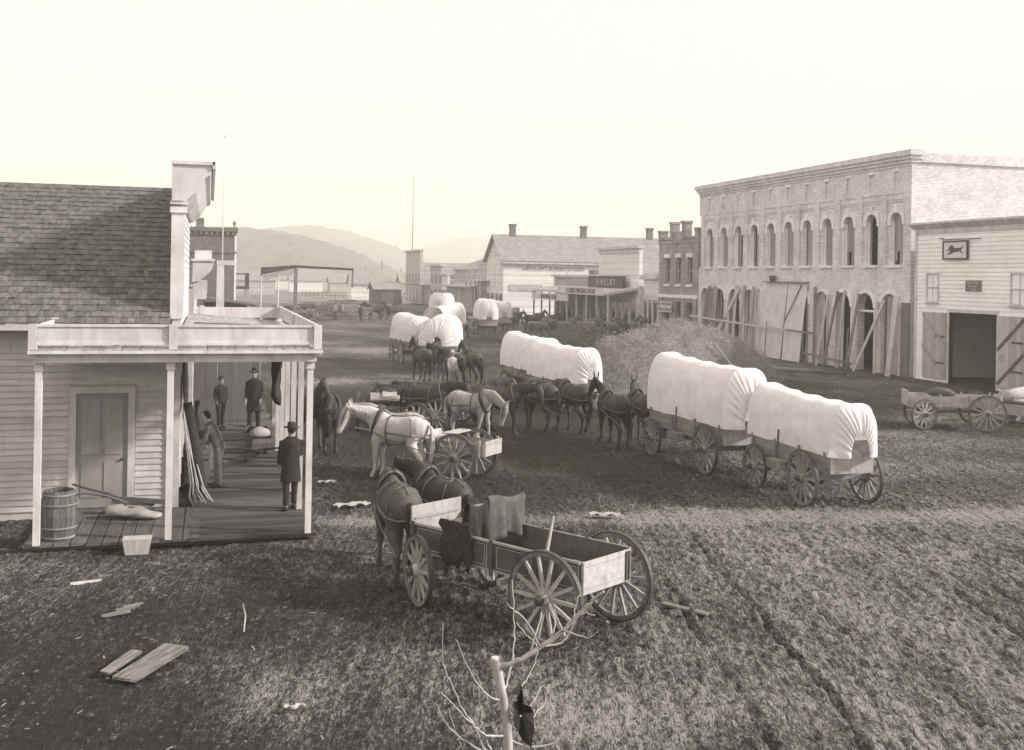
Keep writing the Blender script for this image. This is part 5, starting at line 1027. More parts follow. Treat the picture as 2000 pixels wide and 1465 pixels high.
horse('turn', 8.2, 33.4, HD(.8,-.6), HBROWN, 'brown horse behind the white one in mid street', 'team in mid street')
G5 = 'four-mule team of the two nearest covered wagons'
horse('mule', 11.55, 29.75, HD(-.12,1), HDARK, 'dark harnessed mule nearest the left front of the longer covered wagon', G5)
horse('mule2', 12.55, 29.95, HD(-.05,1), HBROWN, 'brown mule right of the dark one before the longer covered wagon', G5)
horse('level', 10.25, 33.0, HD(-.45,1), HBROWN, 'brown leader on the left of the mule team', G5, s=1.02)
horse('low', 11.25, 32.6, HD(-.3,1), HDARK, 'black leader with pale harness on the right of the mule team', G5, s=1.02)
G6 = 'team of the far covered wagon pair'
for x, y, v, c, lb in ((10.5,46.6,'level',HDARK,'dark horse by the round rump left of the second covered wagon pair'), (11.4,46.9,'up',HBROWN,'brown horse next to the canvas of the second covered wagon pair'), (9.6,49.5,'up',HDARK,'dark leader behind the man in the light shirt'), (10.6,49.8,'level',HBROWN,'brown leader right of the man in the light shirt')):
    horse(v, x, y, HD(-.25,1), c, lb, G6, False)
i = 0
far_teams = [((13.9,64.5),(.3,1),3,'dark team right of the tall covered wagon',HDARK,2.4), ((19.0,82.5),(.25,1),2,'brown team ahead of the brightest covered wagon',HBROWN,2.4), ((24.8,80.2),(1,.15),5,'grey mule string before the shops',HGREY,2.1), ((24.4,95.0),(1,.1),4,'brown mule string before the grocery house',HBROWN,2.3), ((19.5,118),(-1,-.05),2,'dark team left of the farthest covered wagon',HDARK,2.0)]
for (x, y), (dx, dy), n, lb, c, gap in far_teams:
    for k in range(n):
        d = Vector((dx, dy, 0)).normalized(); sd_ = Vector((d.y, -d.x, 0))
        for s in (-.5, .5):
            p = Vector((x, y, 0)) + d*k*gap + sd_*s
            horse(random.choice(('up', 'level', 'mule')), p.x, p.y, HD(dx, dy)+rnd(-.15,.15), c, ('first','second','third','fourth','fifth')[k]+' pair, '+('near' if s*sd_.y < 0 else 'far')+' side, '+lb, lb, False, rnd(.95, 1.03), name='mule', cat='mule')
for o in [o for o in COL.objects if o.get('group') in [f[3] for f in far_teams]]: o['category'] = 'mule'
# ============================================================ people
def person(x, y, z, rz, label, h=1.75, coat=CLOTH, trous=CLOTH, long_coat=True, hat=True, arms=((.0, .1), (.0, .1)), step=.08, lean=0, shirt=None, sit=False, hatm=None, name='person'):
    s = h/1.75; t = E(name, (x, y, z), label, 'person', rz); t.scale = (s, s, s)
    def sh(p): p = Vector(p); return (p.x, p.y+lean*max(p.z-.95, 0), p.z)
    legs = []
    for sx in (-1, 1):
        f = sx*step
        if sit: legs.append([(sx*.10,.0,.92),(sx*.12,.22,.90),(sx*.13,.46,.86),(sx*.13,.50,.60),(sx*.13,.52,.40),(sx*.13,.50,.42)])
        else: legs.append([(sx*.09,0,.92),(sx*.10,f*.4,.70),(sx*.105,f*.7+.01,.50),(sx*.105,f*.9,.30),(sx*.11,f,.12),(sx*.11,f,.06)])
    def arm(sx, a):
        sh_ = Vector((sx*.175,0,1.42)); el = sh_ + Vector((sx*.045, a[0]*.28-.02, -.29)); wr = el + Vector((sx*.0-.02*sx, a[1]+.03, -.25+abs(a[1])*.25)); return [sh(p) for p in (sh_, sh_.lerp(el,.5), el, el.lerp(wr,.5), wr)], sh(wr), Vector(sh(wr))-Vector(sh(el))
    body = MB()
    body.ell([(sh((0,0,.84)),.10,.08),(sh((0,0,.92)),.165,.115),(sh((0,0,1.05)),.155,.11),(sh((0,.0,1.2)),.165,.12),(sh((0,0,1.34)),.185,.12),(sh((0,0,1.44)),.15,.095),(sh((0,0,1.49)),.07,.06)], 16)
    body.tube([sh((0,0,1.44)),sh((0,.005,1.54))], [.058,.055], 10)
    body.ell([(sh((0,.01,1.50)),.03,.03),(sh((0,.015,1.53)),.055,.065),(sh((0,.015,1.58)),.068,.088),(sh((0,.01,1.64)),.075,.098),(sh((0,.0,1.70)),.07,.09),(sh((0,0,1.745)),.04,.05),(sh((0,0,1.755)),.01,.02)], 16)
    body.tube([sh((0,.095,1.645)),sh((0,.118,1.605)),sh((0,.098,1.595))], [.010,.016,.012], 6)
    for sx in (-1, 1): body.tube([sh((sx*.076,.0,1.65)),sh((sx*.082,-.01,1.61))], [.018,.012], 6)
    for l in legs: body.tube(l, [.085,.08,.058,.052,.04,.04], 10)
    ar = [arm(sx, a) for sx, a in zip((-1, 1), arms)]
    for a in ar: body.tube(a[0], [.055,.048,.042,.038,.028], 10)
    me = remeshed(body, .014, 'body', 3)
    hands = MB()
    for sx, a in zip((-1, 1), ar):
        w_ = Vector(a[1]); d = a[2].normalized(); sd_ = Vector((0,1,0)); sd_ = (sd_-d*sd_.dot(d)).normalized(); nn = d.cross(sd_)
        hands.tube([w_-d*.01, w_+d*.04, w_+d*.085], [.026,.034,.032], 8, .5, sd_)
        for k, (o_, ln_) in enumerate(((-.027,.062),(-.009,.075),(.009,.07),(.027,.055))):
            b = w_+d*.08+sd_*o_; hands.tube([b, b+d*ln_*.5+nn*.004*sx, b+d*ln_+nn*.016*sx], [.0085,.008,.006], 6)
        b = w_+d*.025+sd_*.028; hands.tube([b, b+d*.03+sd_*.02, b+d*.06+sd_*.022], [.011,.010,.007], 6)
    b = O('body', me, SKIN, t); O('hands', hands, SKIN, b, smooth=True)
    ct = MB(); zl = .58 if long_coat else .90
    sec = [((0,-.0,zl),.215 if long_coat else .18,.165 if long_coat else .13)] + ([((0,0,.80),.20,.15)] if long_coat else []) + [((0,0,.96),.185,.135),((0,0,1.08),.175,.128),((0,0,1.2),.185,.138),((0,0,1.34),.195,.14),((0,0,1.43),.185,.12),((0,0,1.47),.12,.095),((0,0,1.51),.07,.07)]
    ct.ell([(sh(p), a_, b_) for p, a_, b_ in sec], 18)
    for a in ar: ct.tube([a[0][0], a[0][1], a[0][2], a[0][3], Vector(a[0][3]).lerp(Vector(a[0][4]), .8)], [.07,.06,.054,.048,.042], 10)
    O('coat' if coat is not SHIRT else 'shirt', remeshed(ct, .018, 'coat', 3), coat, t)
    tr_ = MB(); tr_.ell([(sh((0,0,.84)),.12,.10),(sh((0,0,.93)),.178,.128),(sh((0,0,1.0)),.17,.12)], 14)
    for l in legs: tr_.tube(l[:5], [.10,.094,.075,.068,.07], 10)
    O('trousers', remeshed(tr_, .018, 'trousers', 2), trous, t)
    for l in legs:
        p = Vector(l[-1]); q_ = Vector((p.x, p.y, p.z-.06)); O('boot', MB().ell([(q_+Vector((0,-.06,.045)),.035,.04),(q_+Vector((0,0,.06)),.048,.062),(q_+Vector((0,.10,.04)),.048,.04),(q_+Vector((0,.18,.03)),.042,.03),(q_+Vector((0,.215,.025)),.02,.018)], 10), LEATH, t, smooth=True)
    T_ = Matrix.Translation(sh((0,0,1.66)))
    if hat: O('hat', MB().lathe([(.165,.035),(.16,.028),(.085,.03),(.082,.10),(.075,.135),(.05,.14),(.01,.125)], 18, T_), hatm or CLOTH, t, smooth=True)
    O('hair', MB().ell([(sh((0,-.02,1.575)),.05,.05),(sh((0,-.025,1.62)),.080,.092),(sh((0,-.022,1.69)),.078,.090),(sh((0,-.01,1.75)),.05,.06),(sh((0,0,1.767)),.01,.01)], 12), HAIR, b, smooth=True)
    return t
person(1.33, 33.0, .16, HD(-.25,-1), 'man in a dark long coat and hat standing on the porch walk', 1.85)
person(.38, 33.8, .16, HD(.5,-1), 'slight person in dark clothes near the store wall beyond the leaning tools', 1.55, long_coat=False, hat=True)
person(1.62, 21.9, .16, HD(-.2,1), 'person in a long black coat between the nearest porch posts', 1.72, hat=True, arms=((.2,.1),(.2,.15)))
person(.25, 24.6, .16, HD(-.8,.3), 'stooping person in grey at the store front among the goods', 1.65, coat=CLOTHG, trous=TROUS, long_coat=False, hat=False, lean=.45, arms=((.7,.2),(.6,.2)))
person(9.95, 44.6, 0, HD(.35,-1), 'man in a light shirt and pale trousers standing by the wagons', 1.72, SHIRT, mat('pale_trousers', .25, .3, 8), False, True, ((.1,.12),(.15,.1)), .1, hatm=SHIRT)
person(33.2, 88.2, 0, HD(-1,-.2), 'dark clothed person standing at the shop fronts near the brush', 1.75)
# far rider on a loaded wagon
fw = E('freight_wagon', (30.6, 112, 0), 'distant open wagon with a seated driver before the grocery house', 'wagon', HD(-1,-.1))
boxbed(fw, 3.2, .6, .9, 1.6, WOODG); 
for sx in (-1, 1):
    for yy in (-1, 1): O('wheel', wheel_meshes(.6, 10, WOODL, 'l')[0], parent=fw, loc=(sx*.8, yy, .6))
O('seat', MB().box(-.5, .5, .3, .7, 1.7, 1.76), WOODG, fw)
person(30.1, 112, .87, HD(-1,-.1), 'seated driver in dark coat and hat before the grocery wall', 1.8, sit=True, long_coat=False, coat=CLOTHG)
# ============================================================ hay stack, brush, lumber
hb_ = MB(); rows = []
def hay_h(u, v):
    r = math.hypot(u*.95, v); return max(0, 1-r**4)
hx, hy, ha, hbx, hh = 21.6, 47.0, 6.0, 4.0, 2.75
n = 90
for i in range(n+1):
    row = []
    for j in range(n+1):
        u, v = -1.15+2.3*i/n, -1.15+2.3*j/n; p = Vector((hx+u*ha*1.0+v*.8, hy+v*hbx+u*1.6, 0))
        z = hh*hay_h(u, v)*(.94-.30*max(u, 0)+.06*math.sin(u*5+v*3)) + .35*math.exp(-((u-.0)**2+(v-.2)**2)*9) + mnoise.fractal(Vector((p.x*1.1, p.y*1.1, 3)), 1, 2.2, 6)*.17*min(1, hay_h(u, v)*3+.1)
        row.append((p.x, p.y, z-.06))
    rows.append(row)
hs_ = E('hay_stack', (hx, hy, 0), 'big loose hay stack before the brick block, a ladder pole leaning on it', 'hay stack')
O('mound', hb_.grid(rows), HAY, hs_, world=True, smooth=True)
sw = MB()
for _ in range(24000):
    i, j = random.randint(4, n-4), random.randint(4, n-4); p = Vector(rows[i][j])
    if p.z < .02: continue
    d = Vector((rnd(-1,1), rnd(-1,1), rnd(-.7,.35))).normalized()*rnd(.12,.4); sd_ = Vector((rnd(-1,1), rnd(-1,1), rnd(-1,1))).normalized()*.007
    o = len(sw.v); sw.v += [tuple(p-sd_), tuple(p+sd_), tuple(p+d+sd_+Vector((0,0,.05))), tuple(p+d-sd_+Vector((0,0,.05)))]; sw.f.append((o, o+1, o+2, o+3))
O('loose_stalks', sw, HAYL, hs_, world=True, kind='stuff')
O('stack_pole', MB().tube([(22.1,44.6,2.05),(23.2,43.3,.2)], [.05,.06], 8), BOARD2, smooth=True, label='pale pole leaning on the right flank of the hay stack', cat='pole')
O('stack_pole', MB().tube([(24.3,46.9,1.15),(25.4,46.6,.75)], [.05,.05], 8), BOARD2, smooth=True, label='short pale stick on the lower right of the hay stack', cat='pole')
for k, (a_, b_) in enumerate((((24.7,65.6,0),(24.2,62.0,1.2)), ((25.4,65.4,0),(25.0,61.8,1.25)))):
    O('sawhorse_pole', MB().beam(a_, b_, .08, .06), BOARD2, label=('left','right')[k]+' of two parallel pale poles left of the hay stack', cat='pole')
def heap(name, x, y, rx, ry, h, n, m, label, lmin=.5, lmax=1.6, w_=.03, cat='brush pile'):
    t = E(name, (x, y, 0), label, cat); mb = MB()
    for _ in range(n):
        a, r = rnd(0, 6.28), math.sqrt(rnd(0, 1)); px_, py_ = x+math.cos(a)*r*rx, y+math.sin(a)*r*ry; z = rnd(0, 1)*h*(1-r*r)
        d = Vector((rnd(-1,1), rnd(-1,1), rnd(-.3,.6)*(1 if cat == 'brush pile' else .12))).normalized()*rnd(lmin, lmax)*.5; c = Vector((px_, py_, z+.05)); mb.beam(c-d, c+d, w_*rnd(.6,1.3), w_*rnd(.6,1.3))
    o = O('branches' if cat == 'brush pile' else 'pieces', mb, m, t, world=True); o['kind'] = 'stuff'; return t
heap('brush_pile', 24.2, 73, 3.0, 2.6, 1.1, 700, WOODG, 'tangled brush pile before the false fronted shop', .6, 2.0, .035)
heap('brush_pile', 27.8, 78, 2.4, 2.2, 1.4, 500, WOODG, 'dark brush pile nearest the low white shop', .6, 1.8, .04)
heap('brush_pile', 21.5, 79, 2.4, 2.0, .9, 350, WOODG, 'low scattered brush left of the tangled pile', .5, 1.5, .03)
for i, (px, Y, rx, h, m, lb) in enumerate(((520,118,2.5,1.2,WOODG,'dark litter heap beside the awning posts'), (600,140,5,1.5,WOODG,'wide lumber heap right of the awning post'), (640,128,4,1.0,BOARD2,'dark scrap heap in the middle of the street end'), (668,150,4,1.8,BOARD2,'larger lumber heap at the street end'), (700,135,4,1.2,WOODG,'dark timber heap below the white cottage'), (735,145,4,1.3,WOODG,'grey timber heap before the plank shed'), (772,138,3.5,1.2,WOODG,'timber heap right of the plank shed'), (560,110,3,1.4,WOODG,'grey lumber heap behind the porch parapet'), (480,100,2,1.2,WOODG,'dark heap of crates under the brick balcony'))):
    p = at(px, 600, Y); heap('lumber_heap', p.x, Y, rx, 3, h*.8, 130, WOODB if i % 2 else WOODG, lb, 1.2, 4.0, .09, 'lumber pile')
def far_wagon(px, Y, rz, label, cov=False):
    p = at(px, 600, Y); t = E('freight_wagon', (p.x, Y, 0), label, 'wagon', rz, 'distant wagons at the street end')
    boxbed(t, 3.0, .55, .85, 1.45, WOODG, WOODG, 2, 0, 0, None, 3)
    for sx in (-1, 1):
        for yy, r_ in ((-1, .6), (1, .5)): O('wheel', wheel_meshes(r_, 10, WOODL, 'f')[0], parent=t, loc=(sx*.75, yy, r_))
    if cov: O('cover', cover_mesh(3.0, .6, 1.4, 1.1, 4, True, True, seed=px*.1), parent=t)
far_wagon(645, 121, 1.2, 'open wagon standing left in the street end'); far_wagon(672, 127, 1.75, 'open wagon in the middle of the street end'); far_wagon(700, 116, 1.45, 'open wagon below the white cottage'); far_wagon(738, 128, .9, 'open wagon in front of the grey plank shed'); far_wagon(545, 96, .3, 'open wagon behind the far parapet of the porch')
person(at(705,600,112).x, 112, 0, .4, 'small dark person standing at the street end', 1.75, long_coat=False); person(at(655,600,117).x, 117, 0, 2.2, 'small person in a light shirt at the street end', 1.75, SHIRT, TROUS, False)
# timbers on the ground before the brick block
for i, (a_, b_, r_, lb) in enumerate((((30.4,54.6,.14),(32.4,51.0,.14),.14,'long dark log lying before the brick block'), ((29.6,53.2,.12),(31.6,50.6,.12),.12,'second log in front of the long dark one'), ((31.2,50.9,.10),(32.2,49.6,.1),.10,'short dark log end right of the two logs'))):
    O('log', MB().tube([a_, b_], r_, 12), WOODB if i != 1 else WOODG, smooth=True, label=lb, cat='log')
# ============================================================ goods on the porch
def stave_barrel(loc, label):
    t = E('barrel', loc, label, 'barrel'); n = 18; H = .86
    rr = lambda z: .255 + .06*math.sin(math.pi*min(max(z/H, 0), 1))
    for i in range(n):
        a0, a1 = 2*math.pi*i/n+.012, 2*math.pi*(i+1)/n-.012; mb = MB(); zs = [0, .2, .43, .66, H]
        for z in zs:
            for a, r in ((a0, rr(z)), (a1, rr(z)), (a1, rr(z)-.025), (a0, rr(z)-.025)): mb.v.append((r*math.cos(a), r*math.sin(a), z))
        for k in range(4):
            for q_ in range(4): mb.f.append((k*4+q_, k*4+(q_+1) % 4, k*4+4+(q_+1) % 4, k*4+4+q_))
        mb.f += [(3,2,1,0), (16,17,18,19)]; O('stave', mb, mat('barrel_stave', .13, .35, 6, (3,3,.4), bump=.2, rndv=.3), t)
    for z in (.05, .22, .62, .79): O('hoop', MB().lathe([(rr(z)+.001,z-.02),(rr(z)+.009,z-.02),(rr(z+.02)+.009,z+.02),(rr(z+.02)+.001,z+.02)], 28, close=True), mat('pale_hoop', .22, .3, 6), t, smooth=True)
    O('bottom', MB().lathe([(.01,.04),(.24,.04),(.24,.06),(.01,.06)], 20), WOODB, t); return t
stave_barrel((-2.5, 20.42, .152), 'old open stave barrel at the left porch post')
pl = E('walking_plough', (-1.7, 22.25, .15), 'walking plough with long curved handles lying against the side wall', 'plough', HD(1,-.1))
for sx in (-1, 1): O('handle', MB().tube([(sx*.06,.25,.22),(sx*.12,-.15,.38),(sx*.2,-.55,.46),(sx*.24,-.85,.55 if sx < 0 else .40)], [.025,.025,.022,.02], 8), WOODB, pl, smooth=True)
O('beam', MB().beam((0,.0,.30),(0,.95,.22),.07,.09), WOODB, pl)
O('mouldboard', MB().grid([[(-.16+.32*i/8-.1*(j/8), -.05+.75*j/8, .03+.30*math.sin(math.pi*(.15+.6*i/8))*(1-.5*j/8)) for i in range(9)] for j in range(9)]), IRON, pl, smooth=True)
O('share', MB().prism([(-.15,0),(.1,0),(.02,.35)], .03, Matrix.Translation((-.05,.55,.02))), IRON, pl)
O('sack', MB().ell([((-.52,0,.16),.05,.04),((-.45,0,.14),.14,.09),((-.25,.02,.15),.2,.11),((-.05,0,.10),.13,.07),((.12,-.03,.14),.2,.12),((.3,.02,.08),.15,.07),((.45,-.02,.07),.14,.06),((.55,0,.07),.04,.04)], 14, (0,1,0)).jit(.015), SACK, smooth=True, loc=(-1.35, 21.75, .16), rot=(0,0,-.25), label='pale rumpled sack lying beside the plough on the boardwalk', cat='sack')
O('step_block', MB().hexa([(-.19,-.13,0),(.19,-.13,0),(.19,.13,0),(-.19,.13,0),(-.24,-.16,.27),(.24,-.16,.27),(.24,.16,.27),(-.24,.16,.27)]), BOARD, loc=(-1.14, 19.75, -.01), label='pale tapered wooden block set before the boardwalk edge', cat='block')
lbs = ('leaning pole nearest the corner of the store', 'second leaning pole from the store corner', 'third leaning pole, crossing the others at the store front', 'fourth leaning pole, with a bent foot', 'fifth leaning pole, farthest out on the walk', 'sixth leaning pole, half hidden behind the bundle')
for i, lb in enumerate(lbs):
    y = 22.95+i*.10+rnd(-.05,.05); j_ = rnd(-.06,.06); O('tool_handle', MB().tube([(-.50, y+.25+j_, 2.25-.06*i+rnd(-.25,.05)), (-.40+.02*i, y+.05, 1.3), (-.28+.035*i+j_, y-.12, .55), (-.30+.05*i+j_, y-.2+j_, .38+j_), (-.20+.06*i+2*j_, y-.28-j_, .165)], [.014,.016,.018,.018,.016], 6), BOARD2, smooth=True, label=lb, cat='tool', group='long handled tools leaning at the store corner')
O('rolled_tent', MB().tube([(-.42,23.55,2.15),(-.33,23.5,1.6),(-.22,23.45,1.0),(-.12,23.4,.45),(-.08,23.38,.17)], [.10,.13,.14,.12,.08], 12), CLOTH, smooth=True, label='dark rolled bundle standing among the leaning tools', cat='bundle')
O('hung_cloth', MB().grid([[(-.50+.05*math.sin(i*1.9+j*.3)+.04*j/8, 23.9+1.0*i/10, 3.2-1.3*j/8-.03*math.sin(i)) for i in range(11)] for j in range(9)]), mat('striped_cloth', .42, .5, 7, (1,6,.5), bump=.1), smooth=True, label='pale cloth hung on the store front above the tools', cat='cloth').modifiers.new('t', 'SOLIDIFY').thickness = .01
O('hung_coats', MB().grid([[(1.58+.09*math.sin(i*1.4+j*.5), 26.4+1.3*i/10, 3.22-(1.05+.5*math.sin(i*.5))*j/8) for i in range(11)] for j in range(9)]), CLOTH, smooth=True, label='dark coats hanging from the porch beam by the posts', cat='coats').modifiers.new('t', 'SOLIDIFY').thickness = .06
cs = E('cook_stove', (-.15, 28.0, .15), 'black iron cook stove on the porch walk by the wall', 'stove')
O('body', MB().box(-.28, .28, -.4, .4, .22, .78), IRON, cs); O('top', MB().box(-.32, .32, -.45, .45, .78, .83), IRON, cs); O('pipe', MB().tube([(-.1,.25,.83),(-.1,.25,1.5)], .07, 12), IRON, cs, smooth=True)
for a in (-.22, .22):
    for b in (-.33, .33): O('leg', MB().beam((a,b,0),(a,b,.22),.05,.05), IRON, cs)
O('door', MB().box(.28, .30, -.25, .05, .34, .62), WOODG, cs)
def crate(loc, rz, s, label):
    t = E('crate', loc, label, 'crate', rz, 'crates under the porch'); w_, d_, h_ = s
    for k in range(3):
        z0_, z1_ = h_*k/3+.005, h_*(k+1)/3-.005
        for sx in (-1, 1): O('slat', MB().box(min(sx*w_/2, sx*(w_/2-.02)), max(sx*w_/2, sx*(w_/2-.02)), -d_/2, d_/2, z0_, z1_), PLANK, t)
        for sy in (-1, 1): O('slat', MB().box(-w_/2+.022, w_/2-.022, min(sy*d_/2, sy*(d_/2-.02)), max(sy*d_/2, sy*(d_/2-.02)), z0_, z1_), PLANK, t)
    O('bottom', MB().box(-w_/2+.022, w_/2-.022, -d_/2+.022, d_/2-.022, 0, .02), PLANK, t); return t
crate((-.25, 25.4, .165), .1, (.55,.7,.5), 'slatted crate at the store front nearest the bundle'); crate((-.22, 25.42, .67), .25, (.45,.55,.35), 'smaller crate on top of the one nearest the bundle'); crate((-.2, 26.6, .165), -.1, (.6,.8,.7), 'tall slatted crate by the shop door')
crate((1.35, 29.2, .165), .2, (.6,.8,.4), 'slatted crate of goods by the far porch posts'); crate((-.1, 30.2, .165), -.1, (.6,.7,.6), 'slatted crate beyond the cook stove'); 
O('sack', MB().ell([((-.3,0,.1),.05,.04),((-.22,0,.15),.16,.12),((0,0,.18),.22,.16),((.2,0,.14),.15,.11),((.3,0,.08),.04,.03)], 12, (0,1,0)), SACK, smooth=True, loc=(1.35, 29.2, .50), rot=(0,0,.6), label='pale sack lying in the crate by the far porch posts', cat='sack')
for k, (x, y, rz, lb) in enumerate(((1.3, 27.3, .4, 'plough with pale handles standing by the middle porch posts'), (1.2, 31.4, -.5, 'plough with upright handles at the far end of the porch'))):
    c = copy_tree(pl); c.location = (x, y, .165); c.rotation_euler.z = rz; c['label'] = lb
# ============================================================ things lying in the mud
def lie(name, x, y, w_, l_, rz, m, label, cat='plank', th=.035, tilt=.03):
    return O(name, MB().box(-w_/2, w_/2, -l_/2, l_/2, 0, th).jit(.012), m, loc=(x, y, .02), rot=(tilt, tilt, rz), label=label, cat=cat)
PW = mat('grey_fallen_plank', .17, .6, 7, (4,.5,3), bump=.3)
lie('plank', -.62, 14.05, .34, 1.10, HD(.52,.85), PW, 'wide weathered plank lying in the mud at lower left')
lie('plank', -.98, 14.15, .13, .72, HD(.45,.9), PW, 'narrow plank beside the wide one at lower left')
lie('plank', 6.85, 14.6, .14, .75, HD(-.62,.8), mat('brown_plank', .14, .3, 6, (3,.4,3)), 'short plank in the mud right of the nearest wagon')
lie('board_scrap', -1.78, 17.9, .05, .45, HD(.95,.25), PAPER, 'small white batten on the ground below the barrel', 'scrap')
for k in range(4): lie('board_scrap', -1.2+.07*k, 16.15+.12*k, .06, .38-.03*k, HD(.95,.3+.05*k), PW, ('lowest','second','third','topmost')[k]+' of four small slats in the mud below the step block', 'scrap', .03)
O('thin_stick', MB().tube([(.52,15.0,.03),(.56,15.6,.06),(.54,16.2,.05)], .012, 6), BOARD2, smooth=True, label='thin pale stick lying left of the nearest wagon shadow', cat='stick')
def scrap(x, y, s, label, h=.06):
    O('paper_scrap', MB().grid([[((i-4)/4*s+.02*math.sin(j*2), (j-3)/3*s*.35+.03*math.sin(i*1.3), .03+h*abs(math.sin(i*.9+j*.6))) for i in range(9)] for j in range(7)]), PAPER, smooth=True, loc=(x, y, .02), rot=(0,0,rnd(-.3,.3)), label=label, cat='scrap')
scrap(7.85, 20.6, .32, 'white paper scrap on the trodden path across the street', .07)
scrap(2.95, 22.6, .36, 'white litter by the foot of the nearest porch post', .06)
scrap(2.7, 25.2, .2, 'small white litter beyond the porch post', .05)
scrap(1.0, 12.2, .12, 'little white scrap in the lower left mud', .03)
scrap(5.6, 20.5, .14, 'tiny white scrap right of the dark team', .04)
sb_ = MB()
for _ in range(420):
    y = 9.5+24*rnd(0,1)**1.6; x = rnd(-5, 16) if rnd(0,1) < .7 else rnd(-4, 3)
    if x < 2.1 and y > 19.6: continue
    d = Vector((rnd(-1,1), rnd(-1,1), 0)).normalized()*rnd(.012,.06); sb_.beam(Vector((x,y,.05))-d, Vector((x,y,.05+rnd(-.01,.02)))+d, rnd(.006,.02), .006)
O('wood_chips', sb_, mat('wood_chip', .24, .3, 6), kind='stuff', label='scattered wood chips and straw trodden into the mud', cat='chips')
cl_ = MB()
for _ in range(2500):                                  # clods thrown up by hooves and wheels
    y = 8.5+22*rnd(0,1)**1.5; x = rnd(-6, 17)
    if x < 2.2 and y > 19.6: continue
    s = rnd(.01,.032)*(1+.3*rnd(-1,1)); h0 = float(ground_h(np.array([x]), np.array([y]))[0][0]) if False else .03
    M_ = Matrix.Translation((x, y, h0-.01)) @ Matrix.Rotation(rnd(0,6.28), 4, 'Z') @ Matrix.Diagonal((s*1.5, s, s*.8, 1))
    cl_.add([M_ @ Vector(p) for p in ((1,0,0),(.3,.9,.1),(-.8,.6,0),(-.9,-.5,.05),(.2,-1,0),(.35,.1,.9),(-.4,-.1,.8))], [(0,1,5),(1,2,6,5),(2,3,6),(3,4,6),(4,0,5),(4,5,6)])
cm = gm.materials[0]
O('mud_clods', cl_, mat('clod_mud', .07, .5, 9, bump=.5, space='Object'), kind='stuff', label='loose clods of churned mud over the street', cat='mud')
# ============================================================ the bare sapling below the camera
sp2 = E('sapling', (1.93, 6.75, 0), 'bare pruned sapling with long pale twigs in front of the nearest wagon', 'tree')
def tw(name, pts, r0, r1, Y0=6.75, Y1=6.75, parent=None, n=7):
    P = [at(px, py, Y0+(Y1-Y0)*i/(len(pts)-1)) for i, (px, py) in enumerate(pts)]
    Q = []
    for i in range(len(P)-1):                          # smooth the polyline
        p0, p1, p2, p3 = P[max(i-1,0)], P[i], P[i+1], P[min(i+2, len(P)-1)]
        for k in range(5):
            t = k/5; Q.append(.5*((2*p1)+(p2-p0)*t+(2*p0-5*p1+4*p2-p3)*t*t+(3*p1-p0-3*p2+p3)*t**3) + Vector((rnd(-1,1), rnd(-1,1), rnd(-1,1)))*.005)
    Q.append(P[-1]); m = len(Q)
    return O(name, MB().tube(Q, [(r0+(r1-r0)*i/(m-1))*(1+.12*math.sin(i*2.3)) for i in range(m)], n), BARK, parent or sp2, smooth=True, world=True)
low = at(994, 1480, 6.75)
tr_ = O('trunk', MB().tube([(1.93,6.75,-.1),(1.94,6.75,.9),tuple(low)]+[tuple(at(px, py, 6.75)) for px, py in ((990,1410),(982,1360),(972,1309),(967,1287))], [.05,.04,.034,.030,.027,.031,.027], 12), BARK, sp2, smooth=True, world=True)
O('cut_end', MB().lathe([(.001,0),(.027,0),(.025,.012),(.001,.012)], 12, Matrix.Translation(at(967,1287,6.75))), mat('cut_wood', .6, .1, 8), tr_, world=True)
bn = tw('branch', [(972,1301),(1000,1296),(1054,1265),(1099,1232),(1135,1195),(1158,1172),(1180,1156)], .020, .008, 6.75, 6.5)
for pts, r0, y0, y1 in (([(1099,1232),(1120,1237),(1150,1246),(1168,1234)], .008, 6.6, 6.4), ([(1120,1207),(1141,1198),(1162,1201)], .006, 6.57, 6.5), ([(1036,1273),(1045,1243),(1058,1195)], .009, 6.68, 6.8), ([(1075,1252),(1084,1219),(1076,1192),(1069,1168)], .007, 6.64, 6.8), ([(1099,1234),(1087,1204),(1075,1180)], .007, 6.6, 6.5), ([(1054,1262),(1030,1216),(1000,1189),(989,1177)], .008, 6.66, 6.4), ([(1048,1268),(1046,1256),(1027,1240),(1008,1215)], .005, 6.66, 6.9), ([(1120,1210),(1126,1180),(1132,1160)], .005, 6.56, 6.6), ([(1060,1262),(1090,1258),(1110,1240),(1127,1205)], .007, 6.66, 6.7)):
    tw('twig', pts, r0, .003, y0, y1, bn, 6)
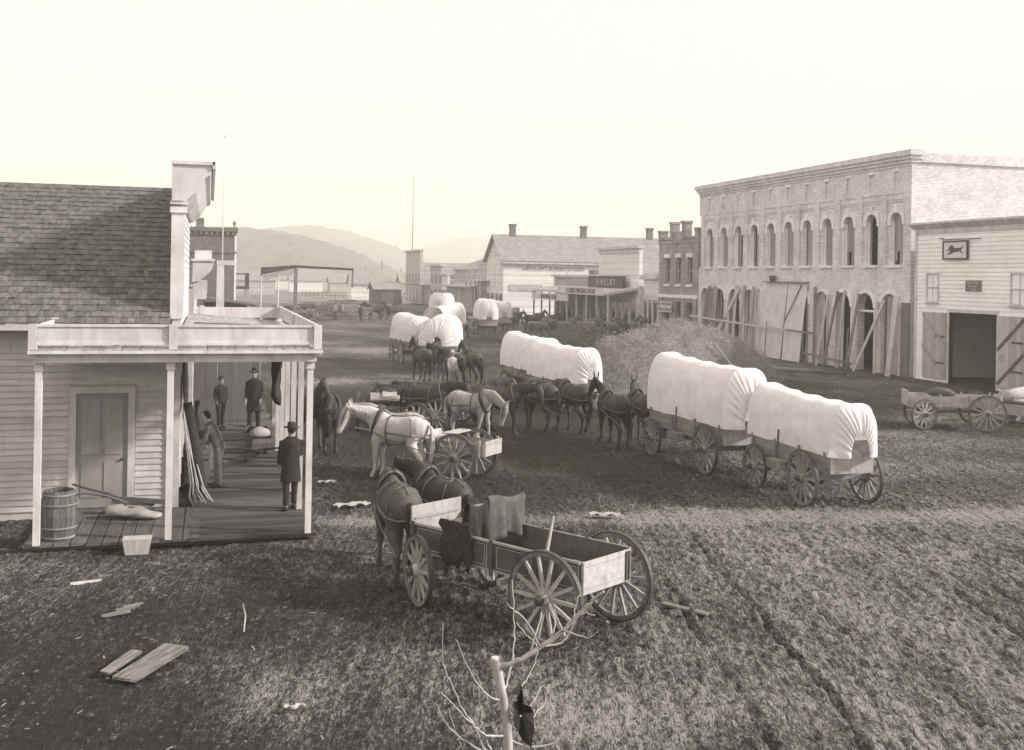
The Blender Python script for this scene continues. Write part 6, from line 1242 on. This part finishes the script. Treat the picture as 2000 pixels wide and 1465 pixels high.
for pts, r0, y1 in (([(992,1475),(949,1465),(928,1420),(904,1387),(886,1345),(871,1315),(864,1279),(866,1216)], .009, 6.5), ([(979,1369),(958,1363),(934,1339),(910,1294),(890,1249)], .008, 6.5), ([(986,1345),(991,1330),(1003,1270),(1004,1210),(1000,1132)], .009, 7.0), ([(1000,1372),(1019,1342),(1039,1309),(1051,1270)], .006, 7.0), ([(960,1470),(943,1420),(940,1390),(934,1342)], .006, 6.5), ([(990,1436),(949,1435),(922,1414),(892,1384),(862,1352)], .008, 6.4), ([(990,1470),(937,1463),(895,1438),(868,1408),(853,1375)], .007, 6.6), ([(915,1475),(904,1462),(886,1420),(877,1384)], .005, 6.7), ([(993,1443),(1036,1460),(1093,1444),(1120,1405),(1141,1360),(1144,1327)], .009, 6.5), ([(1030,1420),(1045,1396),(1063,1375),(1072,1336)], .005, 6.9), ([(1015,1400),(1036,1378),(1058,1340)], .007, 6.9), ([(988,1400),(979,1402),(940,1423),(895,1441)], .004, 6.9), ([(1040,1462),(1056,1450),(1058,1435)], .004, 6.7)):
    tw('twig', pts, r0, .0025, 6.75, y1, None, 6)
blemish = [(1008,1348),(1022,1343),(1021,1372),(1034,1377),(1045,1396),(1043,1417),(1035,1456),(1024,1450),(1006,1420),(1000,1390),(1002,1374),(1013,1372)]  # made-up scrap with the outline of a dark blemish
rp_ = [at(px, py, 6.72) for px, py in blemish]; c_ = sum(rp_, Vector())/len(rp_)
rm = MB(); rm.v = [tuple(c_+Vector((0,.05,0)))]+[tuple(p+Vector((0,.04*math.sin(i*1.9),0))) for i, p in enumerate(rp_)]; rm.f = [(0, i+1, (i+1) % len(rp_)+1) for i in range(len(rp_))]
ro_ = O('blemish_scrap', rm, CLOTH, label='added black ragged patch for a dark blemish among the sapling twigs', cat='blemish'); ro_.modifiers.new('t', 'SOLIDIFY').thickness = .004
# ============================================================ hazy air
hz = MB().box(-900, 2600, -60, 3400, -9, 260)
vm = bpy.data.materials.new('haze_air'); vm.use_nodes = True; n_ = vm.node_tree; n_.nodes.remove(n_.nodes['Principled BSDF'])
pv = n_.nodes.new('ShaderNodeVolumePrincipled'); pv.inputs['Color'].default_value = (1, .97, .94, 1); pv.inputs['Density'].default_value = .0011; pv.inputs['Anisotropy'].default_value = 0
n_.links.new(pv.outputs[0], n_.nodes['Material Output'].inputs['Volume'])
O('haze', hz, vm, kind='stuff', label='pale even haze thickening over the distance', cat='haze')
# a name left at top level keeps its own base point; nothing else to do
